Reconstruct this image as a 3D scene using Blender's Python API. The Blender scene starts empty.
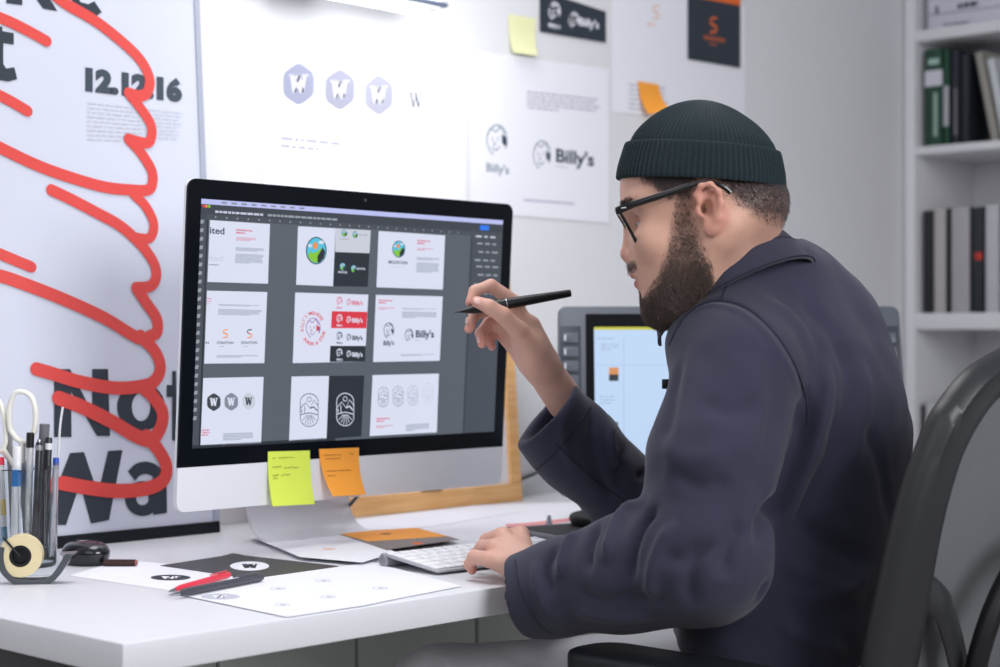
import bpy, bmesh, math, random
import numpy as np
from mathutils import Vector, Matrix
from mathutils.bvhtree import BVHTree

random.seed(7)
rng = np.random.default_rng(11)
scene = bpy.context.scene
COL = scene.collection

# ------------------------------------------------------------------ camera, light, exposure
YAW = math.radians(43.6)                     # angle between the back wall and the lens axis
FPX = 1720.0                                 # focal length in pixels of the 1000 px wide frame
Rv = np.array([math.sin(YAW), -math.cos(YAW), 0.0])
Fv = np.array([math.cos(YAW), math.sin(YAW), 0.0])
Zv = np.array([0.0, 0.0, 1.0])
CAM = np.array([0.0, 0.0, 1.034])
HOR = 338.0
DESK = 0.73
WALL_Y = 2.26

cam_data = bpy.data.cameras.new('camera')
cam_data.sensor_width = 36.0
cam_data.lens = 36.0 * FPX / 1000.0
cam_data.clip_start = 0.05
cam_data.dof.use_dof = True
cam_data.dof.focus_distance = 2.17
cam_data.dof.aperture_fstop = 4.2
cam = bpy.data.objects.new('camera', cam_data)
COL.objects.link(cam)
cam.location = CAM
pitch = math.atan((HOR - 333.5) / FPX)
cam.rotation_euler = (math.pi / 2 + pitch, 0.0, YAW - math.pi / 2)
scene.camera = cam

world = bpy.data.worlds.new('world')
scene.world = world
world.use_nodes = True
world.node_tree.nodes['Background'].inputs[0].default_value = (0.90, 0.92, 1.0, 1)
world.node_tree.nodes['Background'].inputs[1].default_value = 0.32

scene.view_settings.view_transform = 'Standard'
scene.view_settings.look = 'None'
scene.view_settings.exposure = 0.0
scene.view_settings.gamma = 1.0
scene.view_settings.use_curve_mapping = False


def area_light(name, loc, target, size, size_y, power, color):
    d = bpy.data.lights.new(name, 'AREA')
    d.shape = 'RECTANGLE'
    d.size, d.size_y, d.energy, d.color = size, size_y, power, color
    o = bpy.data.objects.new(name, d)
    COL.objects.link(o)
    o.location = loc
    o.rotation_euler = (Vector(target) - Vector(loc)).to_track_quat('-Z', 'Y').to_euler()
    return o


right_lt = area_light('right_fill', (1.25, -1.25, 1.95), (1.5, 2.1, 1.0), 1.6, 1.3, 20, (0.95, 0.965, 1.0))  # added fill right of the camera, out of view; no window there
right_lt.data.spread = math.radians(95)
area_light('top_fill', (1.45, 1.75, 2.62), (1.6, 1.5, 0.0), 1.3, 0.8, 20, (0.98, 0.985, 1.0))  # added soft fill from above
area_light('left_fill', (-0.6, 0.4, 2.0), (1.5, 2.0, 0.9), 1.6, 1.2, 8, (0.95, 0.95, 1.0))  # weak added fill left of the camera, not a lamp of the room


# ------------------------------------------------------------------ calibration helpers
def ray(px, py):
    return Fv + Rv * (px - 500.0) / FPX + Zv * (HOR - py) / FPX

def P(px, py, d):
    return CAM + ray(px, py) * d

def on(px, py, O, N):
    r = ray(px, py)
    return CAM + r * (np.dot(np.asarray(O) - CAM, N) / np.dot(r, N))

def onY(px, py, Y):
    return on(px, py, (0, Y, 0), np.array([0, 1.0, 0]))

def onX(px, py, X):
    return on(px, py, (X, 0, 0), np.array([1.0, 0, 0]))

def onZ(px, py, z=DESK):
    return on(px, py, (0, 0, z), Zv)

def camvec(r, f, z=0.0):
    return Rv * r + Fv * f + Zv * z

def unit(v):
    v = np.asarray(v, float)
    return v / np.linalg.norm(v)


# ------------------------------------------------------------------ materials
MATS = {}

def lin(c):
    out = []
    for v in c[:3]:
        v = v / 255.0
        out.append(v / 12.92 if v <= 0.04045 else ((v + 0.055) / 1.055) ** 2.4)
    return tuple(out)

def mat(name, rgb, rough=0.5, metal=0.0, emit=0.0, vary=0.04, vscale=30.0, bump=0.0, bscale=200.0,
        trans=0.0, ior=1.45, sss=0.0, coat=0.0, spec=0.5, attr=None, weave=None, alpha=1.0, sheen=0.0):
    if name in MATS:
        return MATS[name]
    m = bpy.data.materials.new(name)
    m.use_nodes = True
    nt = m.node_tree
    b = nt.nodes['Principled BSDF']
    c = lin(rgb)
    b.inputs['Roughness'].default_value = rough
    b.inputs['Metallic'].default_value = metal
    b.inputs['IOR'].default_value = ior
    b.inputs['Transmission Weight'].default_value = trans
    b.inputs['Subsurface Weight'].default_value = sss
    if sss:
        b.inputs['Subsurface Radius'].default_value = (0.012, 0.005, 0.003)
        b.inputs['Subsurface Scale'].default_value = 1.0
    b.inputs['Coat Weight'].default_value = coat
    b.inputs['Specular IOR Level'].default_value = spec
    b.inputs['Sheen Weight'].default_value = sheen
    b.inputs['Alpha'].default_value = alpha
    tc = nt.nodes.new('ShaderNodeTexCoord')
    nz = nt.nodes.new('ShaderNodeTexNoise')
    nz.inputs['Scale'].default_value = vscale
    nz.inputs['Detail'].default_value = 3.0
    nt.links.new(tc.outputs['Object'], nz.inputs['Vector'])
    mp = nt.nodes.new('ShaderNodeMapRange')
    mp.inputs[3].default_value = 1.0 - vary
    mp.inputs[4].default_value = 1.0 + vary
    nt.links.new(nz.outputs[0], mp.inputs[0])
    mul = nt.nodes.new('ShaderNodeVectorMath')
    mul.operation = 'SCALE'
    mul.inputs[0].default_value = c
    if attr:
        at = nt.nodes.new('ShaderNodeAttribute')
        at.attribute_name = attr
        nt.links.new(at.outputs['Color'], mul.inputs[0])
    nt.links.new(mp.outputs[0], mul.inputs['Scale'])
    nt.links.new(mul.outputs[0], b.inputs['Base Color'])
    if emit > 0:
        b.inputs['Base Color'].default_value = (0, 0, 0, 1)
        nt.links.remove(b.inputs['Base Color'].links[0])
        b.inputs['Base Color'].default_value = (0.02, 0.02, 0.02, 1)
        b.inputs['Emission Color'].default_value = (*c, 1)
        nt.links.new(mul.outputs[0], b.inputs['Emission Color'])
        b.inputs['Emission Strength'].default_value = emit
    if bump > 0:
        n2 = nt.nodes.new('ShaderNodeTexNoise')
        n2.inputs['Scale'].default_value = bscale
        n2.inputs['Detail'].default_value = 4.0
        nt.links.new(tc.outputs['Object'], n2.inputs['Vector'])
        bp = nt.nodes.new('ShaderNodeBump')
        bp.inputs['Strength'].default_value = bump
        bp.inputs['Distance'].default_value = 0.002
        nt.links.new(n2.outputs[0], bp.inputs['Height'])
        if weave:
            wv = nt.nodes.new('ShaderNodeTexWave')
            wv.inputs['Scale'].default_value = weave
            wv.inputs['Distortion'].default_value = 1.0
            nt.links.new(tc.outputs['Object'], wv.inputs['Vector'])
            ad = nt.nodes.new('ShaderNodeMath')
            ad.operation = 'ADD'
            nt.links.new(n2.outputs[0], ad.inputs[0])
            nt.links.new(wv.outputs[1], ad.inputs[1])
            nt.links.new(ad.outputs[0], bp.inputs['Height'])
        nt.links.new(bp.outputs[0], b.inputs['Normal'])
    MATS[name] = m
    return m


def wood_mat(name, rgb1, rgb2, scale=9.0, rough=0.45):
    m = mat(name, rgb1, rough)
    nt = m.node_tree
    b = nt.nodes['Principled BSDF']
    tc = nt.nodes.new('ShaderNodeTexCoord')
    mp = nt.nodes.new('ShaderNodeMapping')
    mp.inputs['Scale'].default_value = (1.5, 14, 14)
    nz = nt.nodes.new('ShaderNodeTexNoise')
    nz.inputs['Scale'].default_value = scale
    nz.inputs['Detail'].default_value = 6
    nz.inputs['Distortion'].default_value = 0.6
    rp = nt.nodes.new('ShaderNodeValToRGB')
    rp.color_ramp.elements[0].color = (*lin(rgb1), 1)
    rp.color_ramp.elements[1].color = (*lin(rgb2), 1)
    rp.color_ramp.elements[0].position = 0.35
    rp.color_ramp.elements[1].position = 0.65
    nt.links.new(tc.outputs['Object'], mp.inputs[0])
    nt.links.new(mp.outputs[0], nz.inputs['Vector'])
    nt.links.new(nz.outputs[0], rp.inputs[0])
    nt.links.new(rp.outputs[0], b.inputs['Base Color'])
    return m


# ------------------------------------------------------------------ mesh builder
class MB:
    """collects shapes in world coordinates; build() links them as ONE object"""
    def __init__(s):
        s.v, s.f, s.m, s.mats, s.sm = [], [], [], [], []

    def mi(s, m):
        if m not in s.mats:
            s.mats.append(m)
        return s.mats.index(m)

    def add(s, verts, faces, m, smooth=False):
        n = len(s.v)
        k = s.mi(m)
        s.v.extend([tuple(map(float, p)) for p in verts])
        for f in faces:
            s.f.append(tuple(int(i) + n for i in f))
            s.m.append(k)
            s.sm.append(smooth)
        return s

    def bm(s, b, m, smooth=False, M=None):
        b.verts.ensure_lookup_table()
        b.verts.index_update()
        vs = [(M @ v.co if M is not None else v.co) for v in b.verts]
        s.add(vs, [[v.index for v in f.verts] for f in b.faces], m, smooth)
        b.free()
        return s

    def obox(s, c, ax, ay, az, size, m, bev=0.0, seg=2):
        """oriented box: centre, three unit axes, full size"""
        b = bmesh.new()
        bmesh.ops.create_cube(b, size=1.0)
        bmesh.ops.scale(b, vec=size, verts=b.verts)
        if bev > 0:
            bmesh.ops.bevel(b, geom=list(b.edges), offset=bev, segments=seg, profile=0.5, affect='EDGES')
        M = Matrix(((ax[0], ay[0], az[0], c[0]), (ax[1], ay[1], az[1], c[1]), (ax[2], ay[2], az[2], c[2]), (0, 0, 0, 1)))
        return s.bm(b, m, bev > 0, M)

    def box(s, lo, hi, m, bev=0.0, seg=2):
        lo, hi = np.asarray(lo, float), np.asarray(hi, float)
        return s.obox((lo + hi) / 2, (1, 0, 0), (0, 1, 0), (0, 0, 1), tuple(hi - lo), m, bev, seg)

    def tube(s, pts, rad, m, seg=12, closed=False, cap=True, flat=None):
        """sweep of circles (or flattened ones) along points"""
        pts = [np.asarray(p, float) for p in pts]
        n = len(pts)
        if np.isscalar(rad):
            rad = [rad] * n
        T = []
        for i in range(n):
            a = pts[(i - 1) % n] if (closed or i > 0) else pts[i]
            b = pts[(i + 1) % n] if (closed or i < n - 1) else pts[i]
            T.append(unit(b - a))
        ref = np.array([0, 0, 1.0]) if abs(T[0][2]) < 0.9 else np.array([1.0, 0, 0])
        if flat is not None:
            ref = np.asarray(flat[0], float)
        V, F = [], []
        u = None
        for i in range(n):
            if u is None or flat is not None:
                u = ref - T[i] * np.dot(ref, T[i])
            else:
                u = u - T[i] * np.dot(u, T[i])
            u = unit(u)
            w = np.cross(T[i], u)
            for k in range(seg):
                a = 2 * math.pi * k / seg
                ku = math.cos(a) * rad[i]
                kw = math.sin(a) * rad[i]
                if flat is not None:
                    ku *= flat[1]
                V.append(pts[i] + u * ku + w * kw)
        m_ = n if closed else n - 1
        for i in range(m_):
            j = (i + 1) % n
            for k in range(seg):
                l = (k + 1) % seg
                F.append((i * seg + k, i * seg + l, j * seg + l, j * seg + k))
        if cap and not closed:
            F.append(tuple(range(seg - 1, -1, -1)))
            F.append(tuple((n - 1) * seg + k for k in range(seg)))
        return s.add(V, F, m, True)

    def lathe(s, c, axis, prof, m, seg=32, u=None):
        """profile = [(radius, height)] turned around axis through c"""
        axis = unit(axis)
        if u is None:
            u = np.array([1.0, 0, 0]) if abs(axis[0]) < 0.9 else np.array([0, 1.0, 0])
        u = unit(u - axis * np.dot(u, axis))
        w = np.cross(axis, u)
        V, F = [], []
        for r, h in prof:
            for k in range(seg):
                a = 2 * math.pi * k / seg
                V.append(np.asarray(c) + axis * h + (u * math.cos(a) + w * math.sin(a)) * r)
        for i in range(len(prof) - 1):
            for k in range(seg):
                l = (k + 1) % seg
                F.append((i * seg + k, i * seg + l, (i + 1) * seg + l, (i + 1) * seg + k))
        if prof[0][0] > 1e-5:
            F.append(tuple(range(seg - 1, -1, -1)))
        if prof[-1][0] > 1e-5:
            F.append(tuple((len(prof) - 1) * seg + k for k in range(seg)))
        return s.add(V, F, m, True)

    def prism(s, poly, d, m, bev=0.0, smooth=False):
        """polygon (world points) extruded by vector d"""
        b = bmesh.new()
        vs = [b.verts.new(tuple(p)) for p in poly]
        f = b.faces.new(vs)
        r = bmesh.ops.extrude_face_region(b, geom=[f])
        nv = [e for e in r['geom'] if isinstance(e, bmesh.types.BMVert)]
        bmesh.ops.translate(b, vec=tuple(d), verts=nv)
        bmesh.ops.recalc_face_normals(b, faces=b.faces)
        if bev > 0:
            b.edges.ensure_lookup_table()
            bmesh.ops.bevel(b, geom=list(b.edges), offset=bev, segments=2, profile=0.5, affect='EDGES')
        return s.bm(b, m, smooth)

    def sphere(s, c, r, m, sx=1, sy=1, sz=1, seg=24, axes=None):
        b = bmesh.new()
        bmesh.ops.create_uvsphere(b, u_segments=seg, v_segments=seg // 2, radius=r)
        ax = axes or ((1, 0, 0), (0, 1, 0), (0, 0, 1))
        M = Matrix(((ax[0][0] * sx, ax[1][0] * sy, ax[2][0] * sz, c[0]), (ax[0][1] * sx, ax[1][1] * sy, ax[2][1] * sz, c[1]),
                    (ax[0][2] * sx, ax[1][2] * sy, ax[2][2] * sz, c[2]), (0, 0, 0, 1)))
        return s.bm(b, m, True, M)

    def build(s, name, parent=None, col=None, label=None):
        me = bpy.data.meshes.new(name)
        base = np.zeros(3)
        q = parent
        while q is not None:
            base = base + np.array(q.location)
            q = q.parent
        if parent is None:
            a = np.array(s.v)
            base = np.array([(a[:, 0].min() + a[:, 0].max()) / 2, (a[:, 1].min() + a[:, 1].max()) / 2, a[:, 2].min()])
        V = [tuple(np.array(p) - base) for p in s.v]
        me.from_pydata(V, [], s.f)
        for m in s.mats:
            me.materials.append(m)
        me.polygons.foreach_set('material_index', s.m)
        me.polygons.foreach_set('use_smooth', s.sm)
        me.update()
        if any(s.sm) and hasattr(me, 'set_sharp_from_angle'):
            me.set_sharp_from_angle(angle=math.radians(50))
        if col is not None:
            at = me.color_attributes.new('Col', 'FLOAT_COLOR', 'POINT')
            at.data.foreach_set('color', np.asarray(col, np.float32).ravel())
        o = bpy.data.objects.new(name, me)
        COL.objects.link(o)
        if parent is None:
            o.location = tuple(base)
        o.parent = parent
        if label:
            o['label'] = label
        return o


def thing(name, label, cat, loc, group=None):
    o = bpy.data.objects.new(name, None)
    o.empty_display_size = 0.05
    COL.objects.link(o)
    o.location = tuple(float(x) for x in loc)
    return tag(o, label, cat, group)

def tag(o, label, cat, group=None):
    o['label'] = label
    o['category'] = cat
    if group:
        o['group'] = group
    return o

def struct(mb, name):
    o = mb.build(name)
    o['kind'] = 'structure'
    return o

def catmull(pts, n=8, closed=False):
    pts = [np.asarray(p, float) for p in pts]
    L = len(pts)
    out = []
    rngi = range(L if closed else L - 1)
    for i in rngi:
        p0 = pts[(i - 1) % L] if (closed or i > 0) else 2 * pts[0] - pts[1]
        p1 = pts[i]
        p2 = pts[(i + 1) % L]
        p3 = pts[(i + 2) % L] if (closed or i < L - 2) else 2 * pts[-1] - pts[-2]
        for k in range(n):
            t = k / n
            out.append(0.5 * ((2 * p1) + (-p0 + p2) * t + (2 * p0 - 5 * p1 + 4 * p2 - p3) * t * t + (-p0 + 3 * p1 - 3 * p2 + p3) * t ** 3))
    if not closed:
        out.append(pts[-1])
    return out


# ------------------------------------------------------------------ flat printed artwork on a plane
FONTCACHE = {}

def glyphs(txt, bold):
    k = (txt, bold)
    if k in FONTCACHE:
        return FONTCACHE[k]
    cu = bpy.data.curves.new('t', 'FONT')
    cu.body = txt
    cu.size = 1.0
    cu.offset = bold
    cu.resolution_u = 3
    o = bpy.data.objects.new('t', cu)
    COL.objects.link(o)
    dg = bpy.context.evaluated_depsgraph_get()
    me = bpy.data.meshes.new_from_object(o.evaluated_get(dg))
    V = np.array([v.co[:2] for v in me.vertices]) if len(me.vertices) else np.zeros((0, 2))
    F = [tuple(p.vertices) for p in me.polygons]
    bpy.data.objects.remove(o)
    bpy.data.curves.remove(cu)
    bpy.data.meshes.remove(me)
    FONTCACHE[k] = (V, F)
    return V, F


class Ink:
    """printing on a plane: O origin, U right, V up, N towards the reader"""
    def __init__(s, O, U, V, eps=0.00035):
        s.O, s.U, s.V = np.asarray(O, float), unit(U), unit(V)
        s.N = np.cross(s.U, s.V)
        s.eps = eps
        s.mb = MB()
        s.clip = None

    def uv(s, px, py):
        q = on(px, py, s.O, s.N) - s.O
        return np.array([np.dot(q, s.U), np.dot(q, s.V)])

    def w(s, uv, lvl):
        return s.O + s.U * uv[0] + s.V * uv[1] + s.N * s.eps * lvl

    def polyuv(s, uvs, m, lvl=1):
        A = sum(uvs[i][0] * uvs[(i + 1) % len(uvs)][1] - uvs[(i + 1) % len(uvs)][0] * uvs[i][1] for i in range(len(uvs)))
        if A < 0:
            uvs = uvs[::-1]
        s.mb.add([s.w(q, lvl) for q in uvs], [tuple(range(len(uvs)))], m)

    def poly(s, pts, m, lvl=1):
        s.polyuv([s.uv(*p) for p in pts], m, lvl)

    def disc(s, c, rx, ry, m, lvl=1, n=28):
        s.poly([(c[0] + rx * math.cos(2 * math.pi * k / n), c[1] + ry * math.sin(2 * math.pi * k / n)) for k in range(n)], m, lvl)

    def ring(s, c, rx, ry, wpx, m, lvl=1, n=28, a0=0, a1=360):
        pts = [(c[0] + rx * math.cos(math.radians(a0 + (a1 - a0) * k / n)), c[1] + ry * math.sin(math.radians(a0 + (a1 - a0) * k / n))) for k in range(n + 1)]
        s.stroke(pts, wpx, m, lvl, smooth=0, caps=False)

    def stroke(s, pts, wpx, m, lvl=1, smooth=6, caps=True):
        q = [s.uv(*p) for p in pts]
        p0 = pts[len(pts) // 2]
        r = ray(*p0)
        d = np.dot(s.O - CAM, s.N) / np.dot(r, s.N)
        hw = wpx * d / FPX / 2
        if smooth and len(q) > 2:
            q = catmull(q, smooth)
        V, F = [], []
        for i, a in enumerate(q):
            t = (q[min(i + 1, len(q) - 1)] - q[max(i - 1, 0)])
            t = t / (np.linalg.norm(t) + 1e-12)
            n = np.array([-t[1], t[0]])
            V += [s.w(a - n * hw, lvl), s.w(a + n * hw, lvl)]
            if i:
                F.append((2 * i - 2, 2 * i, 2 * i + 1, 2 * i - 1))
        s.mb.add(V, F, m)
        if caps:
            for a in (q[0], q[-1]):
                s.mb.add([s.w(a + hw * np.array([math.cos(2 * math.pi * k / 14), math.sin(2 * math.pi * k / 14)]), lvl + 0.05) for k in range(14)], [tuple(range(14))], m)

    def text(s, t, x0, y0, x1, y1, h, m, lvl=1, bold=0.0):
        """baseline from (x0,y0) to (x1,y1) in the photograph, cap height h"""
        V, F = glyphs(t, bold)
        if not len(V):
            return
        a, b = s.uv(x0, y0), s.uv(x1, y1)
        c = s.uv(x0, y0 - h)
        W = V[:, 0].max() - V[:, 0].min()
        ex = (b - a) / W
        ey = (c - a) / 0.727
        pts = [s.w(a + ex * (v[0] - V[:, 0].min()) + ey * v[1], lvl) for v in V]
        s.mb.add(pts, F, m)

    def arctext(s, t, c, rx, ry, a0, a1, h, m, lvl=1, inward=False, bold=0.01):
        n = len(t)
        for i, ch in enumerate(t):
            if ch == ' ':
                continue
            a = math.radians(a0 + (a1 - a0) * (i + 0.5) / n)
            ctr = np.array([c[0] + rx * math.cos(a), c[1] + ry * math.sin(a)])
            V, F = glyphs(ch, bold)
            up = np.array([math.cos(a), math.sin(a)]) * (-1 if inward else 1)
            rt = np.array([-up[1], up[0]])
            mx = (V[:, 0].max() + V[:, 0].min()) / 2
            k = h / 0.727
            pts = [s.w(s.uv(*(ctr + rt * (v[0] - mx) * k + up * (v[1] - 0.36) * k)), lvl) for v in V]
            s.mb.add(pts, F, m)

    def lines(s, quad, n, m, lvl=1, fill=0.55, seed=1, words=0):
        """n rows of fine print in a quadrilateral TL,TR,BR,BL"""
        r = random.Random(seed)
        tl, tr, br, bl = [s.uv(*p) for p in quad]
        for i in range(n):
            t0, t1 = i / n, (i + fill) / n
            e = 1.0 if i < n - 1 else r.uniform(0.35, 0.8)
            e *= r.uniform(0.93, 1.0)
            a, b = tl + (bl - tl) * t0, tr + (br - tr) * t0
            c, d = tr + (br - tr) * t1, tl + (bl - tl) * t1
            if not words:
                s.polyuv([d, d + (c - d) * e, a + (b - a) * e, a], m, lvl)
            else:
                x = 0.0
                while x < e:
                    w_ = r.uniform(0.4, 1.6) / words
                    x2 = min(x + w_, e)
                    s.polyuv([d + (c - d) * x, d + (c - d) * x2, a + (b - a) * x2, a + (b - a) * x], m, lvl)
                    x = x2 + 0.25 / words

    def build(s, name, parent, label=None):
        return s.mb.build(name, parent, label=label)


# ------------------------------------------------------------------ implicit surfaces
def surface_nets(F, lo, h):
    nx, ny, nz = F.shape
    ins = F < 0
    cnt = np.zeros((nx - 1, ny - 1, nz - 1), np.int8)
    offs = [(i, j, k) for i in (0, 1) for j in (0, 1) for k in (0, 1)]
    for i, j, k in offs:
        cnt += ins[i:nx - 1 + i, j:ny - 1 + j, k:nz - 1 + k]
    act = (cnt > 0) & (cnt < 8)
    idx = np.argwhere(act)
    N = len(idx)
    vid = -np.ones(act.shape, np.int64)
    vid[act] = np.arange(N)
    vals = {}
    for o in offs:
        vals[o] = F[idx[:, 0] + o[0], idx[:, 1] + o[1], idx[:, 2] + o[2]]
    acc = np.zeros((N, 3))
    w = np.zeros(N)
    for a in offs:
        for ax in range(3):
            if a[ax] == 0:
                b = list(a); b[ax] = 1; b = tuple(b)
                va, vb = vals[a], vals[b]
                c = (va < 0) != (vb < 0)
                t = np.where(c, va / np.where(c, va - vb, 1), 0)
                p = np.tile(np.array(a, float), (N, 1))
                p[:, ax] += t
                acc += p * c[:, None]
                w += c
    V = lo + (idx + acc / w[:, None]) * h
    Q = []
    for ax in range(3):
        sl0 = [slice(None)] * 3; sl1 = [slice(None)] * 3
        sl0[ax] = slice(0, -1); sl1[ax] = slice(1, None)
        A, B = ins[tuple(sl0)], ins[tuple(sl1)]
        e = np.argwhere(A != B)
        o1, o2 = (ax + 1) % 3, (ax + 2) % 3
        ok = (e[:, o1] > 0) & (e[:, o2] > 0) & (e[:, o1] < F.shape[o1] - 1) & (e[:, o2] < F.shape[o2] - 1)
        e = e[ok]
        flip = A[e[:, 0], e[:, 1], e[:, 2]]
        def g(d1, d2):
            q = e.copy()
            q[:, o1] -= d1
            q[:, o2] -= d2
            return vid[q[:, 0], q[:, 1], q[:, 2]]
        q = np.stack([g(1, 1), g(0, 1), g(0, 0), g(1, 0)], 1)
        q[~flip] = q[~flip][:, ::-1]
        Q.append(q)
    return V, np.concatenate(Q)

def sdf_mesh(fn, lo, hi, h):
    lo, hi = np.asarray(lo, float), np.asarray(hi, float)
    n = np.ceil((hi - lo) / h).astype(int) + 1
    X = (lo[0] + np.arange(n[0]) * h).astype(np.float32)[:, None, None]
    Y = (lo[1] + np.arange(n[1]) * h).astype(np.float32)[None, :, None]
    Z = (lo[2] + np.arange(n[2]) * h).astype(np.float32)[None, None, :]
    F = fn(X, Y, Z)
    F = np.broadcast_to(F, tuple(n))
    return surface_nets(np.ascontiguousarray(F), lo, h)

def smin(a, b, k):
    h = np.maximum(k - np.abs(a - b), 0) / k
    return np.minimum(a, b) - h * h * k * 0.25

def smax(a, b, k):
    return -smin(-a, -b, k)

def s_cap(X, Y, Z, a, b, ra, rb=None):
    rb = ra if rb is None else rb
    a, b = np.asarray(a, float), np.asarray(b, float)
    ab = b - a
    t = ((X - a[0]) * ab[0] + (Y - a[1]) * ab[1] + (Z - a[2]) * ab[2]) / float(ab @ ab)
    t = np.clip(t, 0, 1)
    return np.sqrt((X - a[0] - ab[0] * t) ** 2 + (Y - a[1] - ab[1] * t) ** 2 + (Z - a[2] - ab[2] * t) ** 2) - (ra + (rb - ra) * t)

def s_ell(X, Y, Z, c, r, ax=None):
    dx, dy, dz = X - c[0], Y - c[1], Z - c[2]
    if ax is not None:
        dx, dy, dz = [dx * a[0] + dy * a[1] + dz * a[2] for a in ax]
    k0 = np.sqrt((dx / r[0]) ** 2 + (dy / r[1]) ** 2 + (dz / r[2]) ** 2)
    k1 = np.sqrt((dx / r[0] ** 2) ** 2 + (dy / r[1] ** 2) ** 2 + (dz / r[2] ** 2) ** 2) + 1e-9
    return k0 * (k0 - 1.0) / k1

def normals(V, Q):
    a, b, c, d = V[Q[:, 0]], V[Q[:, 1]], V[Q[:, 2]], V[Q[:, 3]]
    n = np.cross(c - a, d - b)
    N = np.zeros_like(V)
    for i in range(4):
        np.add.at(N, Q[:, i], n)
    return N / (np.linalg.norm(N, axis=1)[:, None] + 1e-12)

def relax(V, Q, it=2, lam=.5):
    e = np.concatenate([Q[:, [0, 1]], Q[:, [1, 2]], Q[:, [2, 3]], Q[:, [3, 0]]])
    n = len(V)
    deg = np.bincount(e.ravel(), minlength=n)[:, None] + 1e-9
    for _ in range(it):
        S = np.zeros_like(V)
        for a, b in ((0, 1), (1, 0)):
            for c in range(3):
                S[:, c] += np.bincount(e[:, a], weights=V[e[:, b], c], minlength=n)
        V = V + lam * (S / deg - V)
    return V

def sstep(a, b, x):
    t = np.clip((x - a) / (b - a), 0, 1)
    return t * t * (3 - 2 * t)
# ------------------------------------------------------------------ palette
M_wall = mat('wall_paint', (226, 226, 229), 0.75, vary=0.015, vscale=3, bump=0.05, bscale=60)
M_floor = wood_mat('floor_laminate', (178, 172, 164), (160, 152, 142), 3.0, 0.5)
M_white = mat('white_laminate', (222, 223, 228), 0.32, vary=0.01)
M_shelf = mat('shelf_white', (222, 222, 226), 0.5, vary=0.01)
M_paper = mat('white_paper', (238, 238, 245), 0.8, vary=0.01)
M_black = mat('black_plastic', (22, 23, 26), 0.4)
M_blackm = mat('matte_black', (24, 26, 30), 0.6)
M_metal = mat('brushed_metal', (190, 192, 196), 0.3, metal=1.0)
M_alu = mat('aluminium_shell', (236, 237, 242), 0.38, metal=0.1, vary=0.01)
M_glassblk = mat('black_glass', (14, 18, 24), 0.15, spec=.22)
M_darkink = mat('dark_ink', (44, 52, 62), 0.55)
M_greyink = mat('grey_ink', (190, 193, 203), 0.8)
M_paleink = mat('pale_ink', (160, 163, 186), 0.8)
M_paler = mat('paler_ink', (164, 164, 182), 0.8)
M_palest = mat('palest_ink', (172, 172, 188), 0.8)
M_orange = mat('orange_paper', (255, 168, 62), 0.7)
M_orangeink = mat('orange_ink', (235, 110, 45), 0.7)
M_yellow = mat('yellow_paper', (222, 240, 90), 0.75)
M_paleyellow = mat('pale_yellow_paper', (236, 236, 186), 0.75)
M_card = mat('dark_card', (48, 56, 66), 0.5)
M_red = mat('red_paint', (218, 74, 68), 0.45, vary=0.06, vscale=40)
M_wood = wood_mat('light_wood', (244, 194, 134), (230, 172, 108), 7.0, 0.42)
M_greycab = mat('grey_cabinet', (214, 220, 216), 0.5, vary=0.01)
M_clear = mat('clear_plastic', (245, 248, 250), 0.04, trans=1.0, ior=1.3, vary=0.0)
M_smoke = mat('smoky_plastic', (150, 155, 160), 0.06, trans=0.9, ior=1.4, vary=0.0)
M_ledlight = mat('lamp_diffuser', (250, 250, 255), 0.4, emit=3.0, vary=0.0)

# ------------------------------------------------------------------ room shell
m = MB(); m.box((-1.0, WALL_Y, 0), (4.3, WALL_Y + 0.1, 2.7), M_wall); struct(m, 'wall_back')
m = MB(); m.box((4.2, -1.5, 0), (4.3, WALL_Y, 2.7), M_wall); struct(m, 'wall_right')
m = MB(); m.box((-1.0, -1.5, -0.1), (4.3, WALL_Y + 0.1, 0), M_floor); struct(m, 'floor')
m = MB(); m.box((-1.0, -1.5, 2.7), (4.3, WALL_Y + 0.1, 2.8), M_wall); struct(m, 'ceiling')
m = MB(); m.box((-1.0, WALL_Y - 0.012, 0), (3.84, WALL_Y, 0.08), M_shelf, 0.002); struct(m, 'baseboard_back')

# ------------------------------------------------------------------ bookcase
bx, bw = 3.85, 0.32
bt = thing('bookcase', 'tall white open bookcase at the end of the wall, at right', 'bookcase', (bx, 1.7, 0))
m = MB(); m.box((bx, WALL_Y - 0.033, 0), (bx + bw, WALL_Y - 0.004, 2.3), M_shelf, 0.001); m.build('side_panel', bt)
m = MB(); m.box((bx, 1.22, 0), (bx + bw, 1.25, 2.3), M_shelf, 0.001); m.build('side_panel', bt)
m = MB(); m.box((bx + bw - 0.012, 1.25, 0), (bx + bw, WALL_Y - 0.033, 2.3), M_shelf); m.build('back_panel', bt)
SH = [(0.06, 0.10), (0.64, 0.665), (1.055, 1.096), (1.494, 1.514), (1.779, 1.806), (2.27, 2.30)]
for z0, z1 in SH:
    m = MB(); m.box((bx + 0.004, 1.25, z0), (bx + bw - 0.012, WALL_Y - 0.033, z1), M_shelf, 0.001); m.build('shelf', bt)

def ypx(px, X=3.88):
    return onX(px, 300, X)[1]

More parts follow.
